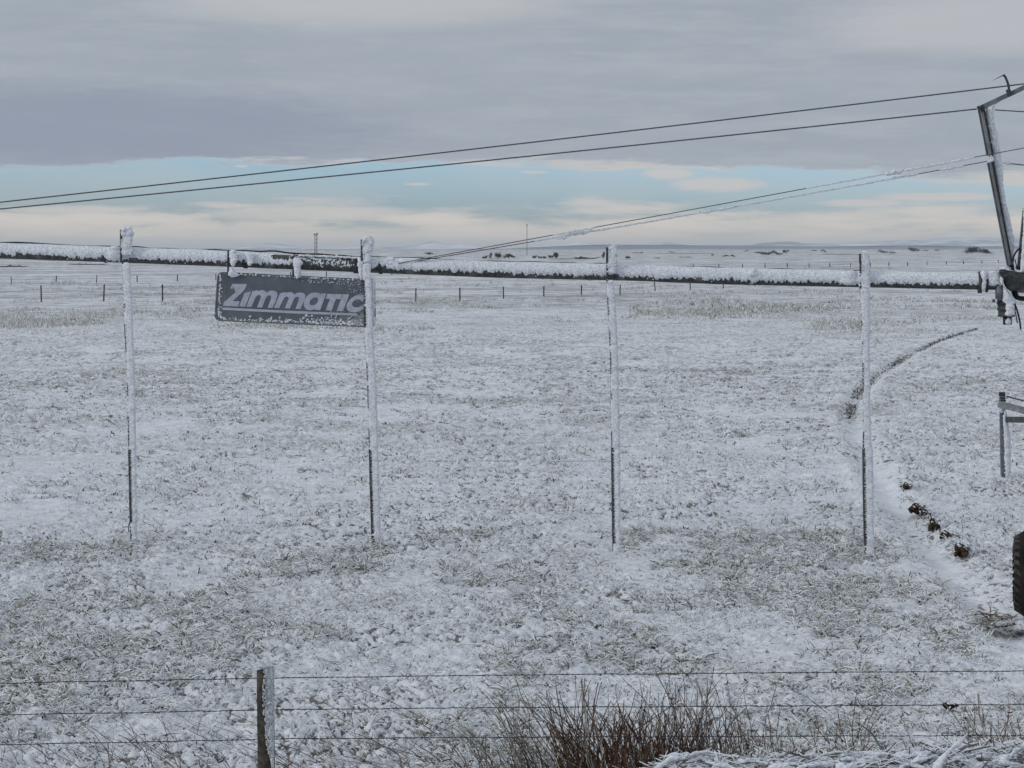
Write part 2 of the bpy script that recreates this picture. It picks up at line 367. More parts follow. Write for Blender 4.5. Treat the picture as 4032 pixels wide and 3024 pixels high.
for nm, arr in (('smooth', np.maximum(SM, lane*.45)), ('bare', BARE), ('gap', gap_at(GX, GY, np.maximum(SM, lane*.5)))):
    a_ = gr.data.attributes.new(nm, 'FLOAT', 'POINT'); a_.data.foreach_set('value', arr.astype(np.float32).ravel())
tag(gr, kind='structure')
# ------------------------------------------------------------------ hills and mountains on the horizon
def range_mesh(name, pts, D, thick, mt, seed, rough):
    xs = np.arange(pts[0][0], pts[-1][0], 10.0); ys = np.interp(xs, [p[0] for p in pts], [p[1] for p in pts])
    X = (xs-CX)/F*D; top = (HY-ys)/F*D; env = np.clip(top/np.max(top), .0, 1)
    top = top*(1+rough*(fbm(X/(D*.010), X*0+seed, seed, 4, .6)))
    P = []
    for f_, s_ in ((-1, 0), (-.75, .3), (-.5, .55), (-.25, .82), (0, 1), (.5, .5), (1, 0)):
        nz = 1+.28*(fbm(X/(D*.006)+f_*3, X*0+f_*7, seed+1, 3) if 0 < s_ < 1 else 0)
        P.append(np.stack([X*(1+f_*thick/D), np.full_like(X, D+f_*thick), EYE+top*s_*nz-18*(1-s_)], -1))
    mb = MB(); mb.grid(np.array(P)[::-1]); o = mb.build(name, mt); tag(o, kind='structure'); return o
range_mesh('mountains', [(-600, 985), (300, 985), (850, 985), (960, 972), (1040, 958), (1110, 962), (1190, 974), (1330, 977), (1440, 970), (1560, 974), (1640, 966), (1680, 950), (1720, 953), (1765, 968), (1810, 960), (1880, 970), (2000, 975), (2170, 966), (2260, 956), (2310, 954), (2370, 966), (2520, 968), (2620, 952), (2690, 958), (2800, 968), (2960, 962), (3080, 948), (3180, 958), (3400, 955), (3700, 936), (3900, 938), (4300, 950)], 20000, 1500, 'mountain', 2, .3)
range_mesh('hills', [(-600, 980), (800, 979), (1500, 982), (2080, 978), (2120, 972), (2200, 968), (2380, 963), (2600, 965), (3000, 968), (3250, 970), (3600, 966), (3800, 970), (4300, 968)], 13500, 1200, 'hill', 5, .06)
# ------------------------------------------------------------------ machine plane helper
def P(px, py, off=0.0):
    """point of the machine's vertical plane (off: metres towards the viewer's side)"""
    k = (px-CX)/F; Y = (24.255-off)/(1+.1364*k)
    return np.array([k*Y, Y, EYE-(py-HY)/F*Y])
def at(px, py, Y): return np.array([(px-CX)/F*Y, Y, EYE-(py-HY)/F*Y])
MPP = 24.2/F
def jag(t_, k=0):
    """irregular saw outline of wind-grown rime, about -1..1"""
    s1 = np.mod(t_*1.0+2*vn(t_*.7, t_*0+k, k), 1.0); s2 = np.mod(t_*2.7+3*vn(t_*.9, t_*0+k+3, k+1), 1.0)
    return .55*(s1-.5)*2*(.4+1.2*(vn(t_*.35, t_*0+k, k+2)+.5))+.35*(s2-.5)*2+.5*vn(t_*6, t_*0+k, k+3)
def slab(mb, rows, depth, off=0.0, jl=0.0, jr=0.0, n=16, step=4.0, seed=0, amp=.10, Pf=None, pw=2.6):
    """rime body whose outline follows rows of (py, left px, right px); a rounded solid with real depth"""
    Pf = Pf or P
    rows = np.array(rows, float); ys = np.arange(rows[0, 0], rows[-1, 0]+.01, step)
    L = np.interp(ys, rows[:, 0], rows[:, 1]); R_ = np.interp(ys, rows[:, 0], rows[:, 2])
    L = L+jl*jag(ys/14, seed); R_ = R_+jr*jag(ys/22, seed+3)
    th = np.linspace(0, 2*math.pi, n, endpoint=False)
    ct = np.sign(np.cos(th))*np.abs(np.cos(th))**(2/pw); st = np.sign(np.sin(th))*np.abs(np.sin(th))**(2/pw)
    G = []
    for i, y_ in enumerate(ys):
        c = (L[i]+R_[i])/2; h = max((R_[i]-L[i])/2, .6)
        e = 1.0
        if y_-ys[0] < 8: e = .55+.45*(y_-ys[0])/8
        if ys[-1]-y_ < 8: e = min(e, .6+.4*(ys[-1]-y_)/8)
        ring = []
        dn = depth*(1+.5*vn(y_/17., seed+.5, seed))
        for j in range(n):
            k = 1+amp*2*vn(y_/9.+j*2.7, j*1.9+seed, seed+j)
            ring.append(Pf(c+ct[j]*h*e*(1 if ct[j] < -.9 else k), y_, off+st[j]*dn*e*k))
        G.append(ring)
    mb.grid(np.array(G), True, 0, True)
# ------------------------------------------------------------------ pipe
BOT = np.array([(-900, 975), (-400, 1001), (0, 1019), (410, 1033), (800, 1047), (1500, 1076), (1952, 1094), (2500, 1106), (2852, 1120), (3400, 1131), (3850, 1140), (3945, 1141)], float)
PR = .086
def pipe_c(px): return P(px, np.interp(px, BOT[:, 0], BOT[:, 1])-PR/MPP)
pipe = thing('irrigation_pipe', pipe_c(2016), 'long grey irrigation pipe crusted with rime, crossing the picture from the left edge', 'pipe')
mb = MB(); pxs = np.arange(-900, 3946, 40.0)
mb.tube([pipe_c(x) for x in pxs], PR, 28); mb.build('pipe_wall', 'pipe_steel', pipe)
mb = MB(); pxs = np.arange(-900, 3938, 3.6)
C_ = np.array([pipe_c(x) for x in pxs]); NA = 20
zone = smoothst(pxs, 985, 1130)*(1-smoothst(pxs, 1415, 1435))
j1 = .6*jag(pxs/31, 1)+.8*vn(pxs/7, pxs*0, 5)+.5*vn(pxs/17, pxs*0, 6); j0 = vn(pxs/160, pxs*0, 4)
lo_a = np.radians(-17+25*j1+16*j0+zone*6); lo_a = lo_a-np.radians(28)*np.exp(-((pxs-447)/34)**6)-np.radians(26)*np.exp(-((pxs-3338)/36)**6)-np.radians(12)*np.exp(-((pxs-2960)/28)**6)
lo_a = lo_a+np.radians(22)*smoothst(pxs, 1480, 1500)*(1-smoothst(pxs, 1500, 1570))
hi_a = np.radians(205+12*vn(pxs/50, pxs*0+2, 5))
fr = np.linspace(0, 1, NA); A_ = lo_a[:, None]+(hi_a-lo_a)[:, None]*fr[None]
u_ = pxs[:, None]+A_*0
thk = (.012+.013*np.clip(np.sin(A_), 0, 1))*(1+.30*vn(u_/60, A_*1.6, 2)+(.20*vn(u_/14, A_*5, 3)+.45*vn(u_/5.5, A_*9, 6))*(1-.75*np.clip(np.sin(A_), 0, 1)))
thk = thk*np.clip(np.sin(np.clip(fr, 0.0, 1)*math.pi)*6, .25, 1)[None]*(1-.45*zone[:, None])
R2 = PR+np.clip(thk, .003, .07)
G = C_[:, None, :]+np.stack([np.zeros_like(A_), -np.cos(A_)*R2, np.sin(A_)*R2], -1)
# skew so feathers lean down-wind
G[..., 0] += (.03*np.clip(-np.sin(A_-.2), 0, 1))
hole = (vn(u_/16, A_*4, 1)+.6*vn(u_/6, A_*9, 2)) > (2.0-2.15*zone[:, None]*np.clip(vn(u_/60, A_*1.5, 3)+.95, 0, 1))
hole |= (zone[:, None] > .5)*((np.abs(u_-1112)+30*vn(A_*3, u_/9, 2)) < 36)*(np.sin(A_) > .25)
mb.grid(G, mask=~hole)
# inner face so the crust has thickness
Gi = C_[:, None, :]+np.stack([np.zeros_like(A_), -np.cos(A_)*(PR+.002), np.sin(A_)*(PR+.002)], -1)
# feathers along the lower edge
for i in range(0, len(pxs), 2):
    if zone[i] > .5 and rng.random() < .5: continue
    for q in range(1 if i % 3 else 0):
        a = lo_a[i]+rng.uniform(-.05, .5); rr = PR+.012; p = C_[i]+np.array([0, -math.cos(a)*rr, math.sin(a)*rr])
        L_ = rng.uniform(.008, .022); d = np.array([-.75+.4*rng.random(), -.5, -.35-.4*rng.random()])*L_
        mb.tube([p, p+d*.6+np.array([0, 0, .002]), p+d], [.008, .0055, .001], 5, caps=False)
mb.build('rime_crust', 'rime', pipe)
# saddle lumps under each outlet, band clamps and flange
for px0, px1, seed in ((411, 482, 1), (3302, 3382, 2), (2940, 2985, 3), (1500, 1565, 4)):
    mb = MB(); yb = np.interp((px0+px1)/2, BOT[:, 0], BOT[:, 1])
    sh_ = 7 if seed < 3 else 30
    slab(mb, [(yb-66, px0+18, px1-10), (yb-52, px0+4, px1-4), (yb-24, px0, px1), (yb-sh_, px0+3, px1-8)], .085 if seed < 4 else .07, .03, 3, 4, 18, 3, seed, .10)
    mb.build('rime_lump', 'rime', pipe)
def ring(px, w_, r, mt, nm):
    mb = MB(); c = pipe_c(px); d = (pipe_c(px+5)-pipe_c(px-5)); d /= np.linalg.norm(d)
    mb.tube([c-d*w_/2, c+d*w_/2], r, 28); return mb.build(nm, mt, pipe)
ring(1403, .05, PR+.016, 'dark_steel', 'clamp_band'); ring(1500, .035, PR+.012, 'dark_steel', 'clamp_band'); ring(968, .04, PR+.012, 'dark_steel', 'clamp_band'); ring(418, .02, PR+.01, 'dark_steel', 'clamp_band')
ring(3858, .040, PR+.040, 'dark_steel', 'flange'); ring(3885, .024, PR+.030, 'dark_steel', 'flange')
mb = MB()
slab(mb, [(1064, 3862, 3882), (1072, 3860, 3890), (1110, 3862, 3888), (1146, 3864, 3878)], .12, .03, 4, 3, 16, 3, 5, .14)
slab(mb, [(1066, 3892, 3930), (1080, 3880, 3938), (1110, 3882, 3942), (1128, 3885, 3938)], .09, .03, 3, 3, 16, 3, 7, .12)
mb.build('rime_lump', 'rime', pipe)
# control cable lying along the top of the pipe
mb = MB(); xs = np.arange(-300, 1330, 15.0)
top = np.interp(xs, BOT[:, 0], BOT[:, 1])-63
bow = 3.5*np.exp(-((xs-130)/130)**2)+5*np.exp(-((xs-1060)/120)**2)+vn(xs/60, xs*0, 1)*5
mb.tube([P(x, y_-b_, -.0) for x, y_, b_ in zip(xs, top, bow)], .011, 6)
xs = np.arange(1330, 3400, 15.0); top = np.interp(xs, BOT[:, 0], BOT[:, 1])-62.5
mb.tube([P(x, y_-1.5-5*vn(x/70, 0, 2), 0) for x, y_ in zip(xs, top)], .008, 6)
xs = np.arange(1150, 1425, 10.0)
mb.tube([P(x, np.interp(x, BOT[:, 0], BOT[:, 1])-54+2*math.sin(x/9), .085) for x in xs], .008, 6)
mb.build('control_cable', 'black_rubber', pipe)
mb = MB()
slab_rows = [(x, 0, 0) for x in ()]
pts = [P(x, np.interp(x, BOT[:, 0], BOT[:, 1])-57+3*vn(x/9, 0, 3), .088) for x in range(1175, 1425, 5)]
mb.tube(pts, .010+.007*rng.random(len(pts)), 7, jit=.25); mb.build('rime_lump', 'rime', pipe)
# ------------------------------------------------------------------ drop pipes
DROPS = [
 ('first frosted drop pipe from the left edge, with a blocky rime cap above the pipe', 'rows',
  [(893, 484, 508), (897, 476, 518), (915, 474, 526), (940, 475, 523), (968, 474, 518), (985, 474, 524), (1000, 474, 520), (1010, 478, 500)],
  [(1033, 482, 512), (1080, 484, 514), (1200, 488, 522), (1300, 491, 524), (1450, 500, 531), (1664, 505, 535), (1908, 510, 538), (2070, 513, 540), (2135, 517, 540)],
  [(1196, 1216), (1277, 1382), (1510, 1560), (1640, 1760), (1770, 2060)], 10),
 ('frosted drop pipe standing in front of the right end of the sign board', 'rows',
  [(931, 1430, 1462), (938, 1421, 1470), (952, 1422, 1474), (975, 1424, 1470), (992, 1429, 1462), (1010, 1430, 1461), (1040, 1428, 1461)],
  [(1036, 1428, 1461), (1080, 1428, 1461), (1150, 1433, 1465), (1300, 1438, 1469), (1500, 1447, 1482), (1700, 1453, 1488), (1900, 1458, 1494), (2100, 1464, 1499), (2190, 1468, 1498)],
  [(1102, 1196), (1206, 1290), (1430, 1500), (1520, 1610), (1690, 1760), (1775, 2100), (2110, 2150)], 11),
 ('frosted drop pipe between the sign and the rut, rounded cap with a dark left edge', 'rows',
  [(961, 2392, 2424), (966, 2387, 2429), (1000, 2388, 2431), (1035, 2388, 2430), (1060, 2390, 2426), (1085, 2392, 2416)],
  [(1102, 2389, 2417), (1130, 2390, 2418), (1200, 2394, 2425), (1400, 2404, 2434), (1700, 2408, 2441), (1900, 2410, 2443), (2100, 2413, 2444), (2182, 2416, 2443)],
  [(963, 1036), (1102, 1116), (1172, 1242), (1300, 1360), (1390, 1470), (1550, 1570), (1700, 1780), (1785, 2140)], 10),
 ('frosted drop pipe beside the curved wheel rut, rightmost of the four', 'rows',
  [(987, 3390, 3420), (992, 3385, 3424), (1050, 3384, 3425), (1100, 3382, 3426), (1125, 3383, 3426), (1140, 3388, 3424)],
  [(1135, 3386, 3424), (1200, 3392, 3425), (1400, 3397, 3425), (1600, 3400, 3427), (1750, 3399, 3432), (1770, 3398, 3437), (1900, 3399, 3440), (2100, 3403, 3441), (2188, 3408, 3442)],
  [(989, 1068), (1270, 1280), (1345, 1358), (1430, 1545), (1700, 1768), (1768, 2095), (2100, 2150)], 12)]
for di, (lab, _, cap, rows, dark, pw_) in enumerate(DROPS):
    base = P(rows[-1][2]-14, 2200, .12)
    th_ = thing('drop_pipe', base, lab, 'drop pipe', 'frosted drop pipes hanging from the irrigation pipe')
    ra = np.array(rows, float); OFF = .13
    lx = lambda y_: np.interp(y_, ra[:, 0], ra[:, 1])
    hw = lambda y_: (7.2 if y_ > 1768 else 4.6)
    mb = MB(); ys = np.arange(cap[0][0]+12, rows[-1][0], 10.0)
    pts, rad = [], []
    for y_ in ys:
        xx = lx(max(y_, rows[0][0]))
        if y_ < 1035: xx = cap[2][1]
        pts.append(P(xx+hw(y_)*.55, y_, OFF+.012)); rad.append(hw(y_)*MPP)
    mb.tube(pts, rad, 12); mb.build('hose', 'dark_steel', th_)
    mb = MB()
    # weight at the lower end
    mb.tube([P(lx(y_)+5.5, y_, OFF+.014) for y_ in np.arange(1768, 2150, 30.0)], 8.2*MPP*.9, 14)
    mb.build('weight', 'dark_steel', th_)
    def expo(y_):
        e = -1.6
        for a, b_ in dark:
            if a <= y_ <= b_:
                e = (8.0 if (y_ > 1765 or y_ < 1070) else (5.5 if di == 1 and y_ < 1300 else 2.6))
        return e
    for nm_, rws, cap_ in (('rime_cap', cap, True), ('rime_coat', rows, False)):
        rr = np.array(rws, float); ys = np.arange(rr[0, 0], rr[-1, 0], 4.0)
        L = np.interp(ys, rr[:, 0], rr[:, 1])+np.array([expo(y_) for y_ in ys]); R_ = np.interp(ys, rr[:, 0], rr[:, 2])
        mb = MB()
        slab(mb, list(zip(ys, L, R_)), .042 if not cap_ else .06, OFF+.004 if not cap_ else OFF-.03, 2.6, 1.2 if not cap_ else 3.0, 18, 4, di*2+cap_, .035 if not cap_ else .11, pw=3.4)
        # short rime teeth on the windward edge
        for y_ in np.arange(rr[0, 0], rr[-1, 0]-20, 7.0):
            if expo(y_) > 0 or rng.random() < .25:
                p = P(lx(max(y_, rows[0][0]))+expo(y_)+1, y_+rng.uniform(-3, 3), OFF+.045)
                q = p+np.array([-rng.uniform(.006, .022), -.004, rng.uniform(-.010, .006)])
                mb.tube([p, q], [.006, .001], 4, caps=False)
        if cap_:
            for _ in range(26):
                i = rng.integers(0, len(ys)); s_ = rng.choice([L[i], R_[i]]); s_ = s_*.75+.25*(L[i]+R_[i])/2
                mb.lump(P(s_, ys[i], OFF+.02), .013, .014, .012, int(rng.integers(0, 50)), .3, 8, 6)
            if di < 2:   # lobes of the frozen gooseneck
                cx_ = (cap[2][1]+cap[2][2])/2
                mb.lump(P(cx_+14, cap[2][0]+2, OFF), .040, .05, .045, 3+di, .18); mb.lump(P(cx_-12, cap[1][0]+8, OFF+.02), .030, .045, .03, 5+di, .2)
                mb.lump(P(cx_, cap[4][0]-6, OFF-.02), .062, .06, .05, 8+di, .15)
        mb.build(nm_, 'rime', th_)
    if di == 0:
        mb = MB(); mb.tube([P(509, 2058, OFF), P(505, 2075, OFF+.01), P(508, 2095, OFF)], .006, 6); mb.build('hose_end', 'black_rubber', th_)
# ------------------------------------------------------------------ sign
SO = .10
def zA(x, y_): return (850+x*.13562, 1100+y_*.13562)
def zB(x, y_): return (1150+x*.15823, 1100+y_*.15823)
sign = thing('sign_board', P(1150, 1290, SO), 'weathered blue-grey sign board with pale lettering hanging under the pipe', 'sign')
def outline(inset=0.0):
    i = inset; tl, tr, br, bl = (857+i, 1073+i), (1474-i, 1101+i), (1477-i, 1287-i), (847+i, 1262-i)
    r = 20-i*.7; P_ = []
    def arc(c, a0, a1):
        for k in range(7):
            a = math.radians(a0+(a1-a0)*k/6); P_.append((c[0]+r*math.cos(a), c[1]-r*math.sin(a)))
    arc((tl[0]+r, tl[1]+r), 180, 90); arc((tr[0]-r, tr[1]+r), 90, 0); arc((br[0]-r, br[1]-r), 0, -90); arc((bl[0]+r, bl[1]-r), -90, -180)
    return P_
def poly_plate(mb, pts, off, th_, hole=None):
    """flat plate cut to an outline, front face towards the viewer, with real thickness"""
    import mathutils
    loops = [[Vector((x, -y_, 0)) for x, y_ in pts]]
    allp = list(pts)
    if hole: loops.append([Vector((x, -y_, 0)) for x, y_ in hole]); allp += list(hole)
    tris = mathutils.geometry.tessellate_polygon(loops)
    n = len(allp); v = [P(x, y_, off+th_) for x, y_ in allp]+[P(x, y_, off) for x, y_ in allp]
    f = []
    for t_ in tris:
        a, b_, c = [np.array(allp[i]) for i in t_]
        cr = (b_[0]-a[0])*(c[1]-a[1])-(b_[1]-a[1])*(c[0]-a[0])
        t_ = tuple(t_) if cr < 0 else tuple(t_)[::-1]
        f.append(t_); f.append(tuple(i+n for i in t_[::-1]))
    def side(s_, e_):
        for i in range(s_, e_):
            j = i+1 if i+1 < e_ else s_
            f.append((i, j, j+n, i+n))
    side(0, len(pts))
    if hole: side(len(pts), n)
    mb.add(v, f)
mb = MB(); poly_plate(mb, outline(3), SO, .012); mb.build('panel', 'sign_face', sign, smooth=False)
mb = MB()
ol = outline(0)
pts = [P(x, y_, SO+.010) for x, y_ in ol]; pts.append(pts[0]); mb.tube(resample(np.array(pts), .03), .009, 6); mb.build('rim', 'sign_edge', sign)
mb = MB(); mb.beam(P(894, 1083, SO+.012), P(886, 1258, SO+.012), .010, .006); mb.beam(P(873, 1090, SO+.012), P(864, 1250, SO+.012), .05, .004); mb.build('end_strip', 'sign_edge', sign, smooth=False)
# lettering
def m_shape(dx, dt, db):
    base_ = [(1060, 345), (1215, 310), (1222, 342), (1290, 315), (1370, 309), (1430, 330), (1472, 388), (1540, 342), (1600, 327), (1670, 327), (1740, 345), (1785, 392), (1792, 460), (1765, 560), (1650, 826), (1505, 824), (1600, 560), (1612, 500), (1590, 466), (1540, 460), (1485, 490), (1440, 570), (1345, 816), (1195, 812), (1290, 560), (1310, 500), (1292, 462), (1240, 450), (1180, 485), (1140, 560), (1030, 802), (880, 798)]
    return [zA(x+dx, y_+dt+(db-dt)*(y_-345)/450) for x, y_ in base_]
LET = [([zA(*p) for p in [(475, 130), (900, 135), (880, 200), (845, 280), (770, 365), (640, 490), (485, 630), (690, 637), (645, 788), (210, 768), (240, 655), (330, 580), (450, 480), (575, 375), (545, 300), (520, 225), (500, 205), (490, 272), (420, 265)]], None),
       ([zA(*p) for p in [(835, 395), (1025, 350), (850, 792), (670, 786)]], None),
       (m_shape(0, 0, 0), None), (m_shape(805, 55, 32), None),
       ([zB(*p) for p in [(720, 350), (850, 352), (700, 765), (570, 760), (578, 738), (500, 762), (430, 772), (350, 745), (300, 680), (288, 600), (315, 505), (380, 405), (470, 345), (580, 327), (660, 338), (712, 385)]],
        [zB(*p) for p in [(430, 590), (450, 635), (500, 650), (580, 630), (635, 570), (655, 500), (630, 455), (570, 445), (500, 480), (450, 530)]]),
       ([zB(*p) for p in [(880, 360), (1250, 370), (1215, 495), (1095, 488), (985, 778), (830, 770), (945, 488), (830, 482)]], None),
       ([zB(*p) for p in [(1270, 370), (1425, 378), (1270, 790), (1105, 790)]], None),
       ([zB(*p) for p in [(1905, 470), (1870, 410), (1790, 380), (1690, 375), (1580, 402), (1450, 490), (1370, 600), (1348, 690), (1380, 770), (1470, 815), (1580, 822), (1700, 782), (1800, 725), (1760, 630), (1690, 680), (1590, 700), (1515, 675), (1490, 615), (1525, 545), (1610, 497), (1690, 502), (1745, 560)]], None),
       ([(874, 1210.5), (1150, 1224), (1406, 1234.5), (1410, 1243), (1150, 1234), (874, 1220)], None)]
LB = ['letter_z', 'letter_i', 'letter_m', 'letter_m', 'letter_a', 'letter_t', 'letter_i', 'letter_c', 'underline']
for (pl, ho), nm_ in zip(LET, LB):
    mb = MB(); poly_plate(mb, pl, SO+.012, .004, ho); mb.build('lettering' if nm_ != 'underline' else 'underline', 'letter', sign, smooth=False)
# hangers and rime on the sign
for (x0, yt, yb) in ((896, 985, 1090), (1152, 1006, 1098), (1414, 1015, 1106)):
    mb = MB(); mb.beam(P(x0+3, yt, SO+.01), P(x0+2, yb, SO+.01), .022, .02); mb.build('hanger', 'dark_steel', sign, smooth=False)
mb = MB(); slab(mb, [(982, 905, 925), (1000, 902, 938), (1022, 904, 936), (1040, 908, 926), (1052, 912, 922)], .05, SO+.02, 3, 4, 14, 3, 3, .16); mb.build('rime_lump', 'rime', sign)
mb = MB(); slab(mb, [(1056, 905, 918), (1072, 900, 928), (1084, 896, 945), (1092, 905, 930)], .035, SO+.03, 3, 3, 14, 3, 4, .18); mb.build('rime_lump', 'rime', sign)
mb = MB(); slab(mb, [(990, 968, 980), (1005, 968, 1004), (1025, 972, 1002), (1048, 974, 990)], .05, SO+.0, 3, 3, 14, 3, 5, .16); mb.build('rime_lump', 'rime', sign)
mb = MB(); slab(mb, [(1014, 1152, 1180), (1030, 1152, 1192), (1050, 1155, 1186), (1064, 1158, 1184), (1084, 1162, 1186), (1100, 1164, 1178)], .045, SO+.02, 3, 4, 14, 3, 6, .18); mb.build('rime_lump', 'rime', sign)
mb = MB(); slab(mb, [(1014, 1408, 1424), (1045, 1408, 1432), (1075, 1412, 1430), (1104, 1416, 1428)], .04, SO+.02, 3, 2, 14, 3, 6, .18); mb.build('rime_lump', 'rime', sign)
mb = MB()
def edge_rime(x0, x1, yf, hf, n, dens=.5, r0=.008):
    for _ in range(int(n*dens)):
        x = rng.uniform(x0, x1); h = hf(x)*abs(rng.normal(0, .55)); y_ = yf(x)+(-h)
        r = rng.uniform(.4, 1.7)*r0*(.7+.6*(vn(x/8, y_/8, 2)+.5))
        mb.lump(P(x, y_, SO+.014), r*1.2, .008+.4*r, r, int(rng.integers(0, 90)), .35, 7, 5)
bot = lambda x: 1262+(x-847)*.0397; topl = lambda x: 1073+(x-857)*.0454
edge_rime(870, 1000, lambda x: bot(x)-4, lambda x: 10+9*vn(x/9, 0, 1), 70)
edge_rime(1000, 1190, lambda x: bot(x)-4, lambda x: 13+14*vn(x/12, 0, 2), 150)
edge_rime(1180, 1432, lambda x: bot(x)-4, lambda x: 22+14*vn(x/15, 0, 3), 330)
edge_rime(1270, 1432, lambda x: bot(x)-4, lambda x: 36, 200, r0=.005)
edge_rime(1190, 1432, lambda x: topl(x)+24, lambda x: 16, 110, r0=.005)
edge_rime(1360, 1432, lambda x: topl(x)+60, lambda x: 50, 70, r0=.004)
edge_rime(900, 1432, lambda x: topl(x)+6, lambda x: 4, 160, r0=.007)
for _ in range(50):
    y_ = rng.uniform(1080, 1255); mb.lump(P(866+abs(rng.normal(0, 5))-(y_-1073)*.05, y_, SO+.016), .008, .008, .010, int(rng.integers(0, 90)), .35, 7, 5)
mb.build('rime_fringe', 'rime', sign)['kind'] = 'stuff'
mb = MB(); slab(mb, [(1094, 1462, 1473), (1100, 1458, 1478), (1200, 1460, 1481), (1270, 1462, 1480), (1284, 1464, 1474)], .035, SO-.01, 1, 2, 12, 4, 2, .06); mb.build('rime_lump', 'rime', sign)
mb = MB(); mb.beam(P(1437, 1100, SO+.014), P(1436, 1285, SO+.014), .014, .02); mb.build('end_batten', 'dark_steel', sign, smooth=False)
# ------------------------------------------------------------------ stay cables
def cable(lab, pts, r, frosts=(), off=0.0):
    p = np.array(pts, float); xs = np.linspace(p[0, 0], p[-1, 0], max(8, int((p[-1, 0]-p[0, 0])/25)))
    # smooth sag through the measured points
    ys = np.interp(xs, p[:, 0], p[:, 1])
    if len(p) > 2:
        co_ = np.polyfit(p[:, 0], p[:, 1], 2); ys = np.polyval(co_, xs)
    root = thing('stay_cable', P(xs[len(xs)//2], ys[len(xs)//2], off), lab, 'cable', 'steel cables strung from the mast')
    mb = MB(); mb.tube([P(x, y_, off) for x, y_ in zip(xs, ys)], r, 6); mb.build('strand', 'strand', root)
    for (a, b_, rr, dy) in frosts:
        mb = MB(); q = np.arange(a, b_, 4.0); e = np.clip(np.minimum(q-a, b_-q)/14, .15, 1)
        yq = np.interp(q, xs, ys)+dy*e+rr*.35*jag(q/30, int(a) % 7)*e
        rad = rr*MPP*.5*e*(1+.9*vn(q/17, q*0+a, 2)+.5*vn(q/6, q*0, 3))
        mb.tube([P(x, y_, off+.0) for x, y_ in zip(q, yq)], np.clip(rad*1.25, .0095, .05), 8, jit=.15); mb.build('rime_sleeve', 'rime', root)
cable('uppermost dark cable rising from the left edge to the top of the mast', [(-900, 895), (0, 793), (1513, 632), (3008, 449), (3732, 367), (4032, 331), (4300, 298)], .0092, off=.02)
cable('second cable from the top, ending at the side of the mast', [(-900, 913), (0, 815), (1823, 649), (2950, 521), (3600, 455), (3846, 430)], .0092, off=.05)
cable('upper of the two thin cables rising from the pipe to the mast, mostly bare', [(1568, 1037), (2192, 922), (2500, 866), (3180, 742), (3843, 617), (4300, 533)], .0058,
      [(2178, 2345, 7, 0), (3175, 3480, 4, 0), (3480, 3560, 13, 2), (3560, 3840, 6, 1)], off=.10)
cable('lower thin cable from the pipe to the mast, sleeved in rime', [(1568, 1041), (2110, 947), (2500, 884), (3000, 794), (3600, 688), (3886, 635)], .0058,
      [(2105, 2200, 4, 0), (2185, 2240, 10, 6), (2190, 2340, 8, -1), (2340, 2760, 4.5, 0), (2760, 2900, 6.5, 1), (2900, 3480, 4.5, 0), (3480, 3620, 6, 0), (3700, 3800, 8, 1)], off=.07)
cable('short cable leaving the frosted side of the mast just below its top', [(3918, 433), (4032, 440), (4300, 458)], .0075, off=-.05)
cable('short cable leaving the frosted mast level with the rime-sleeved cables', [(3968, 643), (4032, 650), (4300, 668)], .0075, [(3950, 3985, 16, -1)], off=-.05)
# ------------------------------------------------------------------ mast
mast = thing('cable_mast', P(3975, 1045, 0), 'tall leaning steel mast of channel legs with rime down its right side', 'mast')
def channel(nm, a, b_, w_, mt='zinc', off=0.0, dk='dark_steel'):
    """steel channel seen from the open side: web with two flanges"""
    mb = MB(); pa, pb = P(*a, off), P(*b_, off); mb.beam(pa, pb, w_, .012)
    t_ = (pb-pa)/np.linalg.norm(pb-pa); s_ = np.cross(t_, (0, 1, 0)); s_ /= np.linalg.norm(s_)
    o = mb.build(nm, mt, mast, smooth=False)
    for q in (-1, 1):
        m2 = MB(); d = s_*q*(w_/2-.004)+np.array([0, -.036, 0]); m2.beam(pa+d, pb+d, .008, .06); m2.build('flange', dk, o if False else mast, smooth=False)
    return o
channel('upper_leg', (3860, 424), (3896, 612), .072, 'pale_steel')
channel('lower_leg', (3896, 640), (3974, 1044), .062, 'pale_steel', .02)
mb = MB(); mb.beam(P(3869, 440, -.05), P(3912, 640, -.05), .05, .09); mb.beam(P(3912, 640, -.05), P(3979, 1050, -.05), .034, .09); mb.build('back_channel', 'dark_steel', mast, smooth=False)
mb = MB(); mb.lump(P(3903, 626, .05), .030, .03, .035, 4, .3); mb.lump(P(3899, 634, .06), .02, .02, .02, 5, .3); mb.build('rime_lump', 'rime', mast)
mb = MB(); mb.beam(P(3868, 421, -.02), P(4100, 313, -.02), .052, .07); mb.build('top_rail', 'zinc', mast, smooth=False)
mb = MB(); mb.beam(P(3864, 414, .03), P(3873, 440, .03), .03, .03); mb.beam(P(3850, 418, .03), P(3858, 432, .03), .03, .03); mb.build('bracket', 'dark_steel', mast, smooth=False)
mb = MB(); mb.beam(P(3968, 352, .025), P(3978, 378, .025), .045, .05); mb.build('bracket', 'dark_steel', mast, smooth=False)
mb = MB(); mb.tube(resample(np.array([P(*q, .04) for q in [(3972, 372), (3972, 340), (3966, 320), (3958, 302), (3950, 294)]]), .02), [.016]*3+[.014]*100 if False else .014, 8); mb.build('hook', 'dark_steel', mast)
mb = MB(); mb.tube([P(3953, 295, .04), P(3930, 306, .045), P(3909, 317, .05)], [.007, .004, .0015], 5); mb.build('hook_wire', 'wire', mast)
mb = MB()
